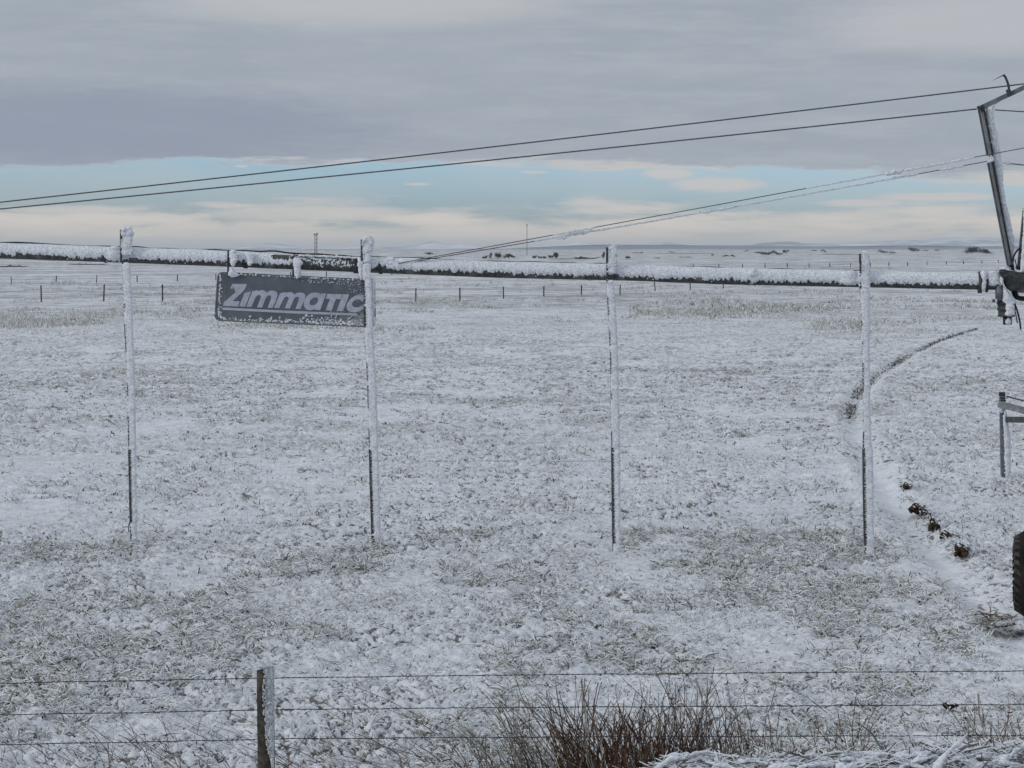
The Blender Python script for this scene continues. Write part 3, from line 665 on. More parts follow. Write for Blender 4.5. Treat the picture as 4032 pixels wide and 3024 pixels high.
slab(mb, [(402, 3925, 3938), (412, 3893, 3920), (424, 3880, 3914), (470, 3885, 3914), (520, 3893, 3925), (570, 3902, 3934), (620, 3910, 3942), (660, 3917, 3950), (720, 3928, 3950), (790, 3940, 3960), (850, 3950, 3976), (920, 3962, 3989), (960, 3966, 3994), (1000, 3972, 3990), (1034, 3978, 3986)], .045, -.03, 1.5, 3, 16, 4, 3, .08)
for q in [(3894, 496), (3901, 560), (3928, 690), (3947, 800), (3966, 930)]:
    mb.lump(P(*q, .02), .014, .02, .02, int(q[0]) % 9, .35, 8, 6)
mb.build('rime_coat', 'rime', mast)
channel('rear_leg', (4040, 820), (4014, 1090), .075, 'zinc', -.02)
mb = MB(); slab(mb, [(800, 4030, 4060), (900, 4028, 4052), (1000, 4020, 4044), (1075, 4016, 4042)], .04, .04, 3, 3, 14, 4, 6, .14); mb.build('rime_coat', 'rime', mast)
# ------------------------------------------------------------------ swivel joint
sw = thing('swivel_joint', P(3975, 1280, 0), 'dark cast swivel joint with hoses and a frosted drum hanging from the pipe end', 'pipe joint')
mb = MB(); slab(mb, [(1062, 3936, 3965), (1068, 3933, 4010), (1082, 3938, 4040), (1100, 3946, 4070), (1118, 3952, 4075), (1134, 3962, 4050), (1146, 3970, 4000)], .13, .02, 0, 0, 24, 3, 1, .02); mb.build('elbow', 'dark_steel', sw)
mb = MB(); mb.tube(resample(np.array([P(3950+15*math.cos(a), 1069+7*math.sin(a), .14) for a in np.linspace(0, 2*math.pi, 20)]), .008), .008, 6); mb.build('lifting_eye', 'dark_steel', sw)
mb = MB(); mb.tube([P(4005, 1118, .02), P(4130, 1124, .02)], .10, 24); mb.build('outlet_pipe', 'zinc', sw)
mb = MB(); mb.tube([P(3934, 1120, .04), P(3934, 1182, .04)], .044, 18); mb.build('drain_pipe', 'zinc', sw)
mb = MB(); mb.tube([P(3908, 1184, .06), P(3945, 1184, .06)], .020, 12); mb.build('plug', 'dark_steel', sw); mb = MB(); mb.tube([P(3918, 1184, .06), P(3926, 1184, .06)], .026, 6); mb.build('plug_nut', 'pale_steel', sw)
mb = MB(); prof = [(1188, 30), (1192, 36), (1198, 36), (1200, 33), (1214, 33), (1216, 35), (1220, 35), (1222, 31), (1238, 30), (1240, 32), (1247, 32)]
mb.tube([P(3962, y_, 0) for y_, _ in prof], [r*MPP for _, r in prof], 24); mb.build('drum', 'dark_steel', sw)
mb = MB(); mb.tube([P(3966, 1247, 0), P(3967, 1278, 0)], 17*MPP, 16); mb.build('outlet_stub', 'dark_steel', sw)
mb = MB()
slab(mb, [(1128, 3948, 3956), (1140, 3952, 3964), (1160, 3952, 3980), (1172, 3950, 3990), (1182, 3944, 4000), (1192, 3948, 4000), (1198, 3958, 3994), (1206, 3956, 3996), (1226, 3960, 3996), (1238, 3952, 3996), (1246, 3954, 3990)], .11, .03, 4, 2, 18, 2.5, 4, .06)
slab(mb, [(1250, 3962, 3978), (1262, 3960, 3982), (1276, 3956, 3983), (1279, 3960, 3980)], .06, .03, 2, 1, 12, 2.5, 5, .1)
mb.build('rime_coat', 'rime', sw)
mb = MB()
slab(mb, [(1046, 3965, 3975), (1052, 3940, 3978), (1060, 3936, 3980), (1066, 3960, 4000), (1074, 3985, 4012)], .10, -.02, 2, 2, 14, 2, 5, .14)
slab(mb, [(1062, 4000, 4014), (1068, 3990, 4030), (1078, 3996, 4036)], .1, -.0, 2, 2, 14, 2, 8, .14)
slab(mb, [(1090, 3938, 3948), (1100, 3936, 3952), (1122, 3940, 3950)], .05, .12, 3, 3, 12, 2, 3, .2)
mb.build('snow_cap', 'rime', sw)
def hose(pts, r, nm='hose', mt='black_rubber', off=.05):
    p = np.array(pts, float); mb = MB(); q = resample(p, 3.0)
    for _ in range(3): q[1:-1] = (q[:-2]+q[1:-1]*2+q[2:])/4
    mb.tube([P(x, y_, off) for x, y_ in q], r, 8); return mb.build(nm, mt, sw)
hose([(4040, 968), (4014, 978), (4000, 992), (3990, 1012), (3988, 1040), (3992, 1066)], .010)
hose([(3986, 1062), (3982, 1052), (3990, 1044)], .018); hose([(3996, 1020), (4002, 1044), (4006, 1062)], .006)
mb = MB(); mb.lump(P(4003, 1053, .06), .016, .016, .016, 2, .1); mb.lump(P(4008, 1058, .05), .02, .016, .012, 3, .1); mb.build('fitting', 'black_rubber', sw)
hose([(3994, 1196), (4002, 1212), (4010, 1240), (4016, 1268), (4019, 1297)], .0105)
hose([(3995, 1198), (3997, 1222), (4002, 1250), (4006, 1272)], .007)
hose([(3990, 1140), (3994, 1158), (4004, 1172), (4024, 1176), (4060, 1174)], .028, off=-.02)
hose([(4000, 1130), (3998, 1150), (4006, 1166)], .02, off=.02)
# ------------------------------------------------------------------ stand behind, at the right edge
SB = ground_hit(3955, 1886); YS = float(SB[1])
stand = thing('steel_stand', SB, 'frosted steel post with sloping arms standing in the field by the right edge', 'steel stand')
PS = lambda x, y_, o=0.0: at(x, y_, YS-o)
mb = MB(); mb.beam(PS(3946, 1546), PS(3952, 1884), .085, .06); mb.build('post', 'zinc', stand, smooth=False)
mb = MB(); mb.box(PS(3945, 1551, 0), .085, .08, .055); mb.box(PS(3946, 1567, 0), .080, .08, .020); mb.box(PS(3947, 1577, 0), .095, .08, .018); mb.build('post_head', 'dark_steel', stand, smooth=False)
mb = MB(); mb.beam(PS(3934, 1591, .05), PS(4200, 1661, 1.2), .105, .05); mb.build('arm', 'zinc', stand, smooth=False)
mb = MB(); mb.tube([PS(3965, 1561, .05), PS(4200, 1622, 1.2)], .012, 8); mb.build('rod', 'dark_steel', stand)
mb = MB(); mb.beam(PS(3965, 1652, .0), PS(4210, 1656, 3.5), .095, .09, side=(0, 1, 0), w2=.13); mb.build('brace', 'dark_steel', stand, smooth=False)
mb = MB(); mb.lump(PS(3943, 1615, .06), .035, .03, .045, 3, .2); mb.build('rime_lump', 'rime', stand)
mb = MB(); slab(mb, [(1612, 3952, 3964), (1640, 3950, 3966), (1670, 3950, 3972), (1720, 3953, 3980), (1800, 3955, 3981), (1860, 3957, 3980), (1886, 3958, 3976)], .06, .035, 4.5, 1.5, 16, 4, 4, .06, Pf=PS); mb.build('rime_coat', 'rime', stand)
# ------------------------------------------------------------------ wheel
WB = ground_hit(4071, 2440); YW = float(WB[1]); WR = .455; WW = .37
wheel = thing('drive_wheel', WB, 'black lugged rubber wheel of the irrigation machine cut by the right edge', 'wheel')
wc = WB+np.array([.0, 0, WR-.02]); yaw = math.radians(-12.5)
Rz = np.array([(math.cos(yaw), -math.sin(yaw), 0), (math.sin(yaw), math.cos(yaw), 0), (0, 0, 1)])
prof = [(-.30, .19), (-.44, .23), (-.5, .27), (-.49, .32), (-.42, .365), (-.22, .418), (0, .438), (.22, .418), (.42, .365), (.49, .32), (.5, .27), (.44, .23), (.30, .19)]
mb = MB(); th = np.linspace(0, 2*math.pi, 72, endpoint=False)
G = np.array([[wc+Rz@np.array([a*WW, r*math.cos(t_), r*math.sin(t_)]) for t_ in th] for a, r in prof]); mb.grid(G, True); tyre = mb.build('tyre', 'mud_rubber', wheel)
mb = MB()
for k in range(26):
    for s_ in (-1, 1):
        t0 = 2*math.pi*(k+.5*(s_ > 0))/26; v = []
        for (a, da, rr) in ((.53*s_, -.05, .26), (.53*s_, .07, .26), (.50*s_, -.05, .350), (.50*s_, .07, .350), (.02*s_, .18, .462), (.02*s_, .26, .462), (.02*s_, .18, .435), (.02*s_, .26, .435)):
            t_ = t0+da; v.append(wc+Rz@np.array([a*WW, rr*math.cos(t_), rr*math.sin(t_)]))
        f = [(2, 3, 5, 4), (0, 2, 4, 6), (3, 1, 7, 5), (0, 1, 3, 2), (4, 5, 7, 6)]
        mb.add(v, f)
lg = mb.build('tread', 'lug_rubber', wheel, smooth=False)
mb = MB(); G = np.array([[wc+Rz@np.array([a*WW, r*math.cos(t_), r*math.sin(t_)]) for t_ in th] for a, r in [(-.30, .205), (-.27, .18), (-.1, .18), (-.08, .02), (.08, .02), (.1, .18), (.27, .18), (.3, .205)]]); mb.grid(G, True); mb.build('rim', 'zinc', wheel)
# ------------------------------------------------------------------ near fence
def fy(px): return np.interp(px, [0, 1045, 4032], [12.62, 12.80, 13.0])
def PF(px, py, o=0.0): return at(px, py, float(fy(px))-o)
fence = thing('barbed_wire_fence', (*PF(1045, 3000)[:2], float(base_z(*PF(1045, 3000)[:2]))), 'foreground fence of three barbed wires on one dark wooden post', 'fence')
mb = MB(); pb = PF(1045, 2625); gz = float(base_z(pb[0], pb[1]))
zs = np.arange(gz-.1, pb[2]+.001, .03); n = 20; th = np.linspace(0, 2*math.pi, n, endpoint=False)
G = np.array([[(pb[0]+.008*(pb[2]-z)+.055*(1+.05*vn(z*3+math.cos(t_)*2, math.sin(t_)*2, 3))*math.cos(t_), pb[1]+.055*math.sin(t_), z) for t_ in th] for z in zs])
mb.grid(G, True, 0, True); post = mb.build('post', 'wood', fence)
mb = MB()
def PFp(x, y_, o=0.0): return PF(x, y_, o)
rws = [(2616, 1012, 1078), (2624, 1010, 1081), (2640, 1040, 1081), (2700, 1036, 1079), (2800, 1036, 1081), (2860, 1044, 1081), (2900, 1046, 1080), (2960, 1054, 1080), (3000, 1064, 1080), (3060, 1074, 1082)]
slab(mb, rws, .058, .012, 2.2, 1.0, 22, 3, 5, .03, Pf=PFp, pw=2.1)
for _ in range(420):
    y_ = rng.uniform(2640, 2980); l = np.interp(y_, [r[0] for r in rws], [r[1] for r in rws]); x = rng.uniform(l, 1079)
    q = (x-1046)/35.; o = .058*math.sqrt(max(0, 1-q*q))
    mb.lump(PF(x, y_, o+.012), .006, .006, .006, int(rng.integers(0, 90)), .4, 6, 5)
mb.build('rime_coat', 'rime_grey', fence)
WIRES = [([(-700, 2699), (0, 2691), (340, 2684), (1008, 2671), (1080, 2669), (2100, 2657), (3000, 2649), (4032, 2642), (4800, 2638)], [(2385, 2545, 18, -2), (2640, 2760, 8, -2), (2755, 3022, 17, -3), (3110, 3170, 16, 0), (3240, 3810, 13, 3)]),
         ([(-700, 2824), (0, 2815), (540, 2806), (1008, 2796), (1080, 2794), (2100, 2785), (3000, 2780), (4032, 2774), (4800, 2770)], [(700, 818, 6, 0), (2620, 2660, 4, 0), (2985, 3060, 4, 0), (3400, 3450, 7, 0), (3640, 3660, 14, 0), (3900, 3980, 7, 0)]),
         ([(-700, 2940), (0, 2933), (540, 2922), (1008, 2912), (1080, 2909), (2100, 2902), (3000, 2899), (4032, 2896), (4800, 2893)], [(0, 90, 6, 0), (250, 460, 4, 0), (3480, 3530, 10, 0), (3530, 4100, 4, 0)])]
for pts, fz in WIRES:
    p = np.array(pts, float); xs = np.arange(p[0, 0], p[-1, 0], 6.0); ys = np.interp(xs, p[:, 0], p[:, 1])+.9*vn(xs/60, xs*0, 1)*3
    mb = MB()
    for ph in (0, math.pi):
        a = xs/7.+ph; mb.tube([PF(x, y_+1.0*math.sin(q), -.055+.0016*math.cos(q)) for x, y_, q in zip(xs, ys, a)], .0019, 4)
    w_ = mb.build('wire', 'wire', fence)
    mb = MB(); x = p[0, 0]+40
    while x < p[-1, 0]-30:
        y_ = np.interp(x, xs, ys)
        mb.tube([PF(x-4, y_, -.055), PF(x+4, y_, -.055)], .0045, 6)
        for a in rng.uniform(0, 2*math.pi, 4): mb.tube([PF(x+rng.uniform(-4, 4), y_, -.055), PF(x+11*math.cos(a)*.8, y_+11*math.sin(a), -.055+.008*math.cos(a*3))], [.0016, .0008], 4, caps=False)
        x += rng.uniform(98, 128)
    mb.build('barb', 'wire', w_)['kind'] = 'stuff'
    for (a, b_, rr, dy) in fz:
        mb = MB(); q = np.arange(a, b_, 3.0); e = np.clip(np.minimum(q-a, b_-q)/12, .2, 1)
        rad = rr*.5*12.9/F*e*(1+.8*vn(q/15, q*0+a, 2)+.5*vn(q/5, q*0, 3))
        mb.tube([PF(x, np.interp(x, xs, ys)+dy+2.5*vn(x/11, a, 4), -.055) for x in q], np.clip(rad, .003, .05), 8, jit=.15); mb.build('rime_sleeve', 'rime', w_)
# ------------------------------------------------------------------ far fences
def far_fence(lab, rows, name='field_fence', tops=None, r=.045):
    b0 = ground_hit(rows[0][0], rows[0][1]); root = thing(name, b0, lab, 'fence'); prev = None; wires = []
    for (x, yb, h) in rows:
        g = ground_hit(x, yb); hh = h*g[1]/F
        mb = MB(); lean = rng.normal(0, .03)
        mb.tube([g+(0, 0, -.15), g+(lean*.5, 0, hh*.5), g+(lean, 0, hh)], r*(.8+.4*rng.random())*max(1, g[1]/260), 8); mb.build('post', 'bark', root)
        wires.append(g+(lean, 0, hh))
    for f_ in (.93, .6, .3):
        mb = MB(); mb.tube([g*(1, 1, 1)-(0, 0, (1-f_)*.9) for g in wires], .004, 4); mb.build('wire', 'wire', root)
far_fence('nearer of the two far fences, dark posts seen just below the pipe',
 [(163, 1189, 66), (408, 1187, 67), (640, 1188, 68), (858, 1189, 62), (1064, 1189, 60), (1262, 1188, 56), (1452, 1188, 54), (1637, 1187, 52), (1811, 1185, 52), (1983, 1177, 49), (2141, 1166, 38), (2289, 1160, 37), (2441, 1162, 42), (2580, 1146, 36), (2718, 1141, 34), (2848, 1135, 32), (2973, 1128, 28)])
far_fence('farther of the two far fences, row of tiny posts receding to the right horizon',
 [(46, 1121, 31), (220, 1117, 31), (380, 1114, 30), (540, 1111, 26), (698, 1108, 27), (850, 1103, 25), (1000, 1097, 24), (1145, 1092, 22), (1285, 1089, 20), (1418, 1086, 20), (1543, 1083, 19), (1666, 1080, 18)]+
 [(2730, 1058, 18), (2830, 1057, 18), (2923, 1055, 17), (3012, 1056, 19), (3100, 1053, 17), (3186, 1054, 18), (3268, 1053, 17), (3349, 1052, 16), (3427, 1050, 17), (3500, 1048, 16), (3574, 1047, 15), (3650, 1044, 15), (3726, 1042, 14), (3794, 1040, 13), (3866, 1038, 13), (3931, 1036, 13)], r=.055)
# ------------------------------------------------------------------ far trees, hedges, towers
def bush(x, yb, w_, h_, lab, name='bare_tree', cat='tree', tw='twigs', dens=1.0, group='bare trees and hedges on the far plain'):
    g = ground_hit(x, yb); s = g[1]/F; W, H = w_*s, h_*s
    root = thing(name, g, lab, cat, group)
    r = np.random.default_rng(int(x)*7+int(yb)); mb = MB(); nb = max(1, int(W/max(H, .01)*1.2))
    hedge = name == 'hedge'
    if not hedge:
        mb.tube([g+(0, 0, -.3), g+(0, 0, H*.25), g+(W*.04, 0, H*.6)], [H*.05, H*.035, H*.012], 6)
        for i in range(4+nb):
            tip = np.array([r.uniform(-.35, .35)*W, r.normal(0, .1)*W, H*r.uniform(.5, .8)])
            mb.tube([g+(0, 0, H*r.uniform(.02, .2)), g+(tip[0]*.5, tip[1]*.4, tip[2]*.5), g+tip], [H*.028, H*.018, H*.007], 5)
        mb.build('trunk', 'bark', root)
    N = int(430*dens*(1+nb*.6)); V_, Fq = [], []
    
    lob = [(r.uniform(-.42, .42), r.uniform(.35, .82), r.uniform(.12, .26)) for _ in range(4+nb*2)]
    for i in range(N):
        lx_, lz_, lr = lob[r.integers(0, len(lob))]
        a = r.uniform(0, 2*math.pi); q = abs(r.normal(0, .6))
        c = np.array([(lx_+lr*q*math.cos(a))*1.08*W, r.normal(0, .25)*min(W, H), max(.05, (lz_*(1-abs(lx_)*.5)+lr*q*math.sin(a)))*H])
        c[2] *= .55+.95*(vn(c[0]/H*.8+x, 0., 2)+.5)
        d = np.array([r.normal(0, .5), r.normal(0, .3), .6+r.random()*.6]); d = d/np.linalg.norm(d)*H*r.uniform(.05, .14)
        n_ = np.cross(d, r.normal(size=3)); n_ = n_/np.linalg.norm(n_)*H*r.uniform(.022, .045)
        b = len(V_); V_ += [g+c-n_, g+c+n_, g+c+d+n_*.4, g+c+d-n_*.4]; Fq.append((b, b+1, b+2, b+3))
    mb = MB(); mb.add(V_, Fq); mb.build('crown', tw, root, smooth=False); return root
TREES = [
 (1688, 1004, 34, 14, 'small dark bush alone on the plain where the thin cables reach the pipe', 'dark_twigs', 1.4),
 (1911, 1019.5, 24, 19, 'low round bare tree at the left end of the grove under the rising cables', 'dark_twigs', 1.),
 (1934, 1019.5, 12, 20, 'narrow bare tree second in the grove under the rising cables', 'dark_twigs', 1.),
 (1958, 1019.5, 27, 30, 'tallest bare tree of the grove under the rising cables', 'dark_twigs', 1.2),
 (2003, 1019.5, 42, 23, 'wide flat-topped bare tree at the right end of the grove under the cables', 'dark_twigs', 1.3),
 (2104, 1019.5, 20, 19, 'left bare tree of the group just right of the thin lattice mast', 'dark_twigs', 1.),
 (2126, 1019.5, 18, 16, 'low bare tree second in the group right of the thin lattice mast', 'dark_twigs', 1.),
 (2145, 1019.5, 16, 16, 'small bare tree in the middle of the group right of the thin mast', 'dark_twigs', 1.),
 (2166, 1019.5, 22, 22, 'rounded bare tree beside the tallest one right of the thin mast', 'dark_twigs', 1.1),
 (2189, 1019.5, 22, 29, 'tallest bare tree at the right end of the group past the thin mast', 'dark_twigs', 1.),
 (2312, 1022, 92, 10, 'long low dark hedge left of the rounded cap of the third drop pipe', 'dark_twigs', 2.5),
 (2375, 1021, 14, 22, 'upright dark tree touching the third drop pipe on its left', 'dark_twigs', 1.2),
 (2468, 1020, 30, 16, 'greyish frosted shrub just right of the third drop pipe', 'twigs', 1.3),
 (2511, 998, 40, 6, 'thin dark tree line high on the plain right of the third drop pipe', 'dark_twigs', 1.4),
 (2644, 996, 26, 6, 'short dark tree line high on the plain, second from the third drop pipe', 'dark_twigs', 1.2),
 (2586, 1019, 24, 6, 'short low dark hedge lying under the short tree lines', 'dark_twigs', 1.2),
 (2700, 1015, 50, 4, 'faint long hedge line between short hedge and the lone round tree', 'dark_twigs', 1.2),
 (2807, 1009, 15, 10, 'lone small round tree between the third and fourth drop pipes', 'dark_twigs', 1.),
 (2870, 1012, 42, 9, 'dark flat-topped clump of bushes right of the lone round tree', 'dark_twigs', 1.8),
 (2938, 991, 16, 6, 'tiny far clump high above the dark flat-topped bushes', 'twigs', 1.),
 (3028, 1005, 92, 15, 'wide frosted thicket around a pointed tree', 'twigs', 3.),
 (3028, 1004, 8, 22, 'thin pointed tree rising from the frosted thicket', 'dark_twigs', .8),
 (3098, 1000, 30, 19, 'dark round-headed tree at the right end of the frosted thicket', 'dark_twigs', 1.4),
 (3209, 991, 26, 7, 'faint frosted bushes left of the dark bush near the fourth drop pipe', 'twigs', 1.),
 (3241, 995, 20, 12, 'dark bush left of the fourth drop pipe', 'dark_twigs', 1.2),
 (3478, 998, 40, 13, 'pale frosted shrubs just right of the fourth drop pipe', 'twigs', 1.5),
 (3514, 1000, 24, 9, 'low frosted shrub trailing right of the pale shrubs', 'twigs', 1.),
 (3597, 992, 44, 17, 'frosted rounded trees midway between fourth drop pipe and mast', 'twigs', 1.6),
 (3642, 990, 22, 8, 'small grey bush right of the frosted rounded trees', 'twigs', 1.),
 (3690, 989, 24, 9, 'small grey bush nearest the large dark thicket', 'twigs', 1.),
 (3847, 1003, 104, 25, 'large dark thicket on the plain left of the leaning mast', 'dark_twigs', 2.6)]
for x, yb, w_, h_, lab, tw, dn in TREES:
    hedge = w_ > h_*2.6
    bush(x, yb, w_, h_, lab, 'hedge' if hedge else 'bare_tree', 'hedge' if hedge else 'tree', tw, dn)
for x, yb, w_, h_, lab in [(40, 1053, 130, 7, 'dark scrub strip under the pipe at the left edge'), (350, 1044, 130, 5, 'thin dark scrub strip under the pipe near first drop pipe')]:
    bush(x, yb, w_, h_, lab, 'hedge', 'hedge', 'dark_twigs', 4.)
for x, yb, w_, h_, lab in [(2240, 1021, 150, 3.5, 'very faint hedge line joining the grove past the thin mast to the long hedge'), (3330, 1003, 190, 3, 'very faint hedge line crossing behind the fourth drop pipe'), (1240, 1013, 260, 3, 'very faint hedge line behind the sign hangers'), (2720, 1000, 260, 2.6, 'very faint line of scrub high on the plain between third and fourth drop pipes')]:
    bush(x, yb, w_, h_, lab, 'hedge', 'hedge', 'twigs', 1.5)
def lattice(x, yt, yb, wpx, lab, name, heads):
    g = ground_hit(x, yb); s = g[1]/F; H = (yb-yt)*s; W = wpx*s
    root = thing(name, g, lab, 'mast')
    legs = [(-W/2, -W/2), (W/2, -W/2), (0, W/2)]
    for lx_, ly_ in legs:
        mb = MB(); mb.tube([g+(lx_, ly_, -.5), g+(lx_*.9, ly_*.9, H)], .17 if W > 1 else .11, 6); mb.build('leg', 'mast_paint', root)
    mb = MB(); n = int(H/(W*1.6))+1
    for i in range(n):
        for a in range(3):
            p, q = legs[a], legs[(a+1) % 3]; z0, z1 = H*i/n, H*(i+1)/n
            mb.tube([g+(p[0], p[1], z0), g+(q[0], q[1], z1)], .07, 4); mb.tube([g+(q[0], q[1], z0), g+(p[0], p[1], z1)], .07, 4)
    mb.build('bracing', 'mast_paint', root)
    for hx, hz, hr in heads:
        mb = MB(); mb.tube([g+(hx*s, -.1, H+hz*s-hr*s), g+(hx*s, -.1, H+hz*s+hr*s)], hr*s*.8, 10); mb.build('antenna', 'mast_paint', root)
lattice(1244, 920, 1012, 11, 'short lattice tower rising behind the sign board', 'lattice_tower', [(-6, -3, 3.5), (4.5, -1, 4), (5, -20, 2), (4, -34, 2)])
lattice(2075, 886, 1004, 1.4, 'very thin tall antenna mast between two groves on the plain', 'antenna_mast', [(0, 0, 2.6), (0, -3, 1.8)])
# ------------------------------------------------------------------ soil clods along the rut, stones, dark lump
CL = [(3605, 2022, 34, 26, 'narrow upper soil clod in the wheel rut'), (3640, 2034, 22, 17, 'small soil clod right beside the narrow upper one'), (3672, 2090, 26, 34, 'dark upright soil clod in the middle of the rut'),
      (3722, 2128, 36, 24, 'wide soil clod second from the lowest in the rut'), (3768, 2138, 34, 14, 'flat soil clod with rime beside the wide one'), (3778, 2192, 40, 38, 'lowest and largest dark soil clod in the rut'), (3568, 1928, 22, 18, 'reddish soil clod farthest up the visible rut')]
for i, (x, yb, w_, h_, lab) in enumerate(CL):
    g = ground_hit(x, yb)+np.array([0, 0, .03]); s = g[1]/F*1.15; root = thing('soil_clod', g, lab, 'soil clod', 'dark soil clods along the wheel rut')
    r = np.random.default_rng(i); mb = MB()
    mb.lump(g+(0, 0, h_*s*.35), w_*s*.42, .12, h_*s*.55, i, .45, 16, 11)
    for _ in range(14): mb.lump(g+(r.normal(0, .42)*w_*s, r.normal(0, .07), h_*s*.45*r.random()), w_*s*.16*r.uniform(.5, 1.2), .04, h_*s*.2, int(r.integers(0, 50)), .45, 10, 7)
    mb.build('earth', 'soil', root)
    mb = MB()
    for _ in range(22): mb.lump(g+(w_*s*(.25+.75*r.random()), r.normal(.02, .06), h_*s*(.1+.9*r.random())), w_*s*.16, .05, h_*s*.13, int(r.integers(0, 50)), .45, 9, 6)
    for _ in range(4): mb.lump(g+(w_*s*r.uniform(-.3, .3), -.06, h_*s*r.uniform(.5, .95)), w_*s*.14, .05, h_*s*.08, int(r.integers(0, 50)), .5, 9, 6)
    mb.build('rime_crust', 'rime', root)
g = ground_hit(3738, 2797); g0 = at(3738, 2790, float(fy(3738))+.25)
g0 = ground_hit(3738, 2806)+np.array([0, 0, .025])
dl = thing('dark_stone', g0, 'jet black lump lying on the snow behind the fence wires at lower right', 'stone')
s = g0[1]/F; mb = MB(); mb.lump(g0+(-6*s, 0, 12*s), 20*s, .07, 13*s, 3, .22, 16, 10); mb.lump(g0+(18*s, 0, 15*s), 17*s, .05, 7*s, 5, .25, 14, 9); mb.build('stone_body', 'cloth_black', dl)
mb = MB(); mb.lump(g0+(-4*s, -.03, 25*s), 9*s, .03, 4*s, 3, .4); mb.lump(g0+(12*s, -.03, 23*s), 7*s, .03, 2.5*s, 4, .4); mb.build('rime_crust', 'rime', dl)
# ------------------------------------------------------------------ grass: thousands of blades as plain meshes
def blades(pos, az_, lean, length, width, mi, name, mats, droop=.5, segs=3, tubes=False):
    n = len(pos); t_ = np.linspace(0, 1, segs+1)[None, :, None]
    d = np.stack([np.cos(az_), np.sin(az_), np.zeros(n)], -1)[:, None, :]
    ln = length[:, None, None]; le = lean[:, None, None]
    ang = le+droop*t_*(1.0+0*le); ang = np.minimum(ang, 1.75)
    # integrate along the bent blade
    st = ln/segs; hx = np.concatenate([np.zeros((n, 1, 1)), np.cumsum(np.sin(ang[:, :-1])*st, 1)], 1); hz = np.concatenate([np.zeros((n, 1, 1)), np.cumsum(np.cos(ang[:, :-1])*st, 1)], 1)
    C = pos[:, None, :]+d*hx; C = C+np.concatenate([np.zeros_like(hz), np.zeros_like(hz), hz], -1)
    curl = rng.normal(0, .55, n)[:, None, None]*ln*t_**2; pd = np.stack([-np.sin(az_), np.cos(az_), np.zeros(n)], -1)[:, None, :]; C = C+pd*curl
    if tubes:
        wv = width[:, None, None]*.5*(1-.55*t_**2)*(1+.35*rng.random((n, segs+1, 1))); upv = np.array([0, 0, 1.])[None, None, :]
        fw = np.cross(pd, upv); R3 = [pd*math.cos(q)+(upv*.8+fw*.35)*math.sin(q) for q in (math.pi/2, math.pi*7/6, math.pi*11/6)]
        V_ = np.stack([C+q*wv for q in R3], 2).reshape(-1, 3)
        b = (np.arange(n)*(segs+1)*3)[:, None]+np.arange(segs)[None]*3
        Qd = np.concatenate([np.stack([b+i, b+(i+1) % 3, b+3+(i+1) % 3, b+3+i], -1)[:, :, None, :] for i in range(3)], 2).reshape(-1, 4)
        return fast_mesh(name, V_, Qd, mats, np.repeat(mi, segs*3))
    a2 = az_+math.pi/2+rng.normal(0, .6, n); sdv = np.stack([np.cos(a2), np.sin(a2), rng.normal(0, .35, n)], -1)[:, None, :]
    wv = width[:, None, None]*(1-.75*t_**1.5)*.5
    A = C-sdv*wv; B = C+sdv*wv; V_ = np.stack([A, B], 2).reshape(-1, 3)
    b = (np.arange(n)*(segs+1)*2)[:, None]+np.arange(segs)[None]*2
    Qd = np.stack([b, b+1, b+3, b+2], -1).reshape(-1, 4)
    return fast_mesh(name, V_, Qd, mats, np.repeat(mi, segs))
def scatter(n, r0, r1, half=16.5, extra=1.2):
    r = np.sqrt(rng.uniform(r0*r0, r1*r1, n)); k = np.radians(rng.uniform(-half, half, n)); x = r*np.sin(k)+rng.uniform(-extra, extra, n)*.3
    return x, r*np.cos(k)
def gz_at(x, y):
    sm = smooth_patch(x, y); D1, S1 = rut_dist(x, y); ln_ = np.exp(-(D1/.22)**2)
    return base_z(x, y)+fine_z(x, y, np.maximum(sm, ln_))-.085*ln_, sm, D1
def grass(n, r0, r1, per, Lm, Wm, name, lab, seed, straw=.10, dark=.08, keep=.0, spread=.055, tubes=False):
    nt = n//per; x, y = scatter(nt, r0, r1)
    z, sm, D1 = gz_at(x, y); cl = fbm(x/.8, y/.8, 6, 2)
    ok = (rng.random(nt) > sm*1.05-.02) & (rng.random(nt) < .45+1.2*(cl+.25)) & (D1 > .20) & (gap_at(x, y, sm) < rng.uniform(.10, .7, nt))
    x, y = x[ok], y[ok]; nt = len(x)
    az0 = rng.uniform(0, 2*math.pi, nt)+1.5*fbm(x/1.5, y/1.5, 2, 2)+(0.2)
    px = np.repeat(x, per)+rng.normal(0, spread, nt*per); py = np.repeat(y, per)+rng.normal(0, spread, nt*per)
    z, sm, D1 = gz_at(px, py)
    az_ = np.repeat(az0, per)+rng.normal(0, 1.1, nt*per)
    size = np.repeat(rng.gamma(9, .11, nt), per)
    L = Lm*size*rng.uniform(.5, 1.35, nt*per); W_ = Wm*rng.uniform(.55, 1.4, nt*per)
    lean = np.clip(rng.normal(1.0, .40, nt*per), .1, 1.5)
    pt = 1.3*fbm(px/2.2, py/3.2, 3, 3)+.5*fbm(px/.5, py/.5, 1, 1)
    tuf = np.repeat(rng.random(nt), per)
    ps = np.clip(straw+.45*pt, .0, .4); u = rng.random(nt*per)
    mi = np.where(u < ps*(.5+tuf), 1, 0); mi = np.where(rng.random(nt*per) < dark*(.5+2.2*tuf**3)*(1+3*np.clip(pt, 0, 1)), 2, mi)
    L = np.where(mi > 0, L*.72, L); W_ = np.where(mi > 0, W_*.75, W_)
    o = blades(np.stack([px, py, z-.01], -1), az_, lean, L, W_, mi, name, ['rime_blade', 'straw', 'litter'], .85, 3, tubes)
    return tag(o, lab, 'grass', kind='stuff')
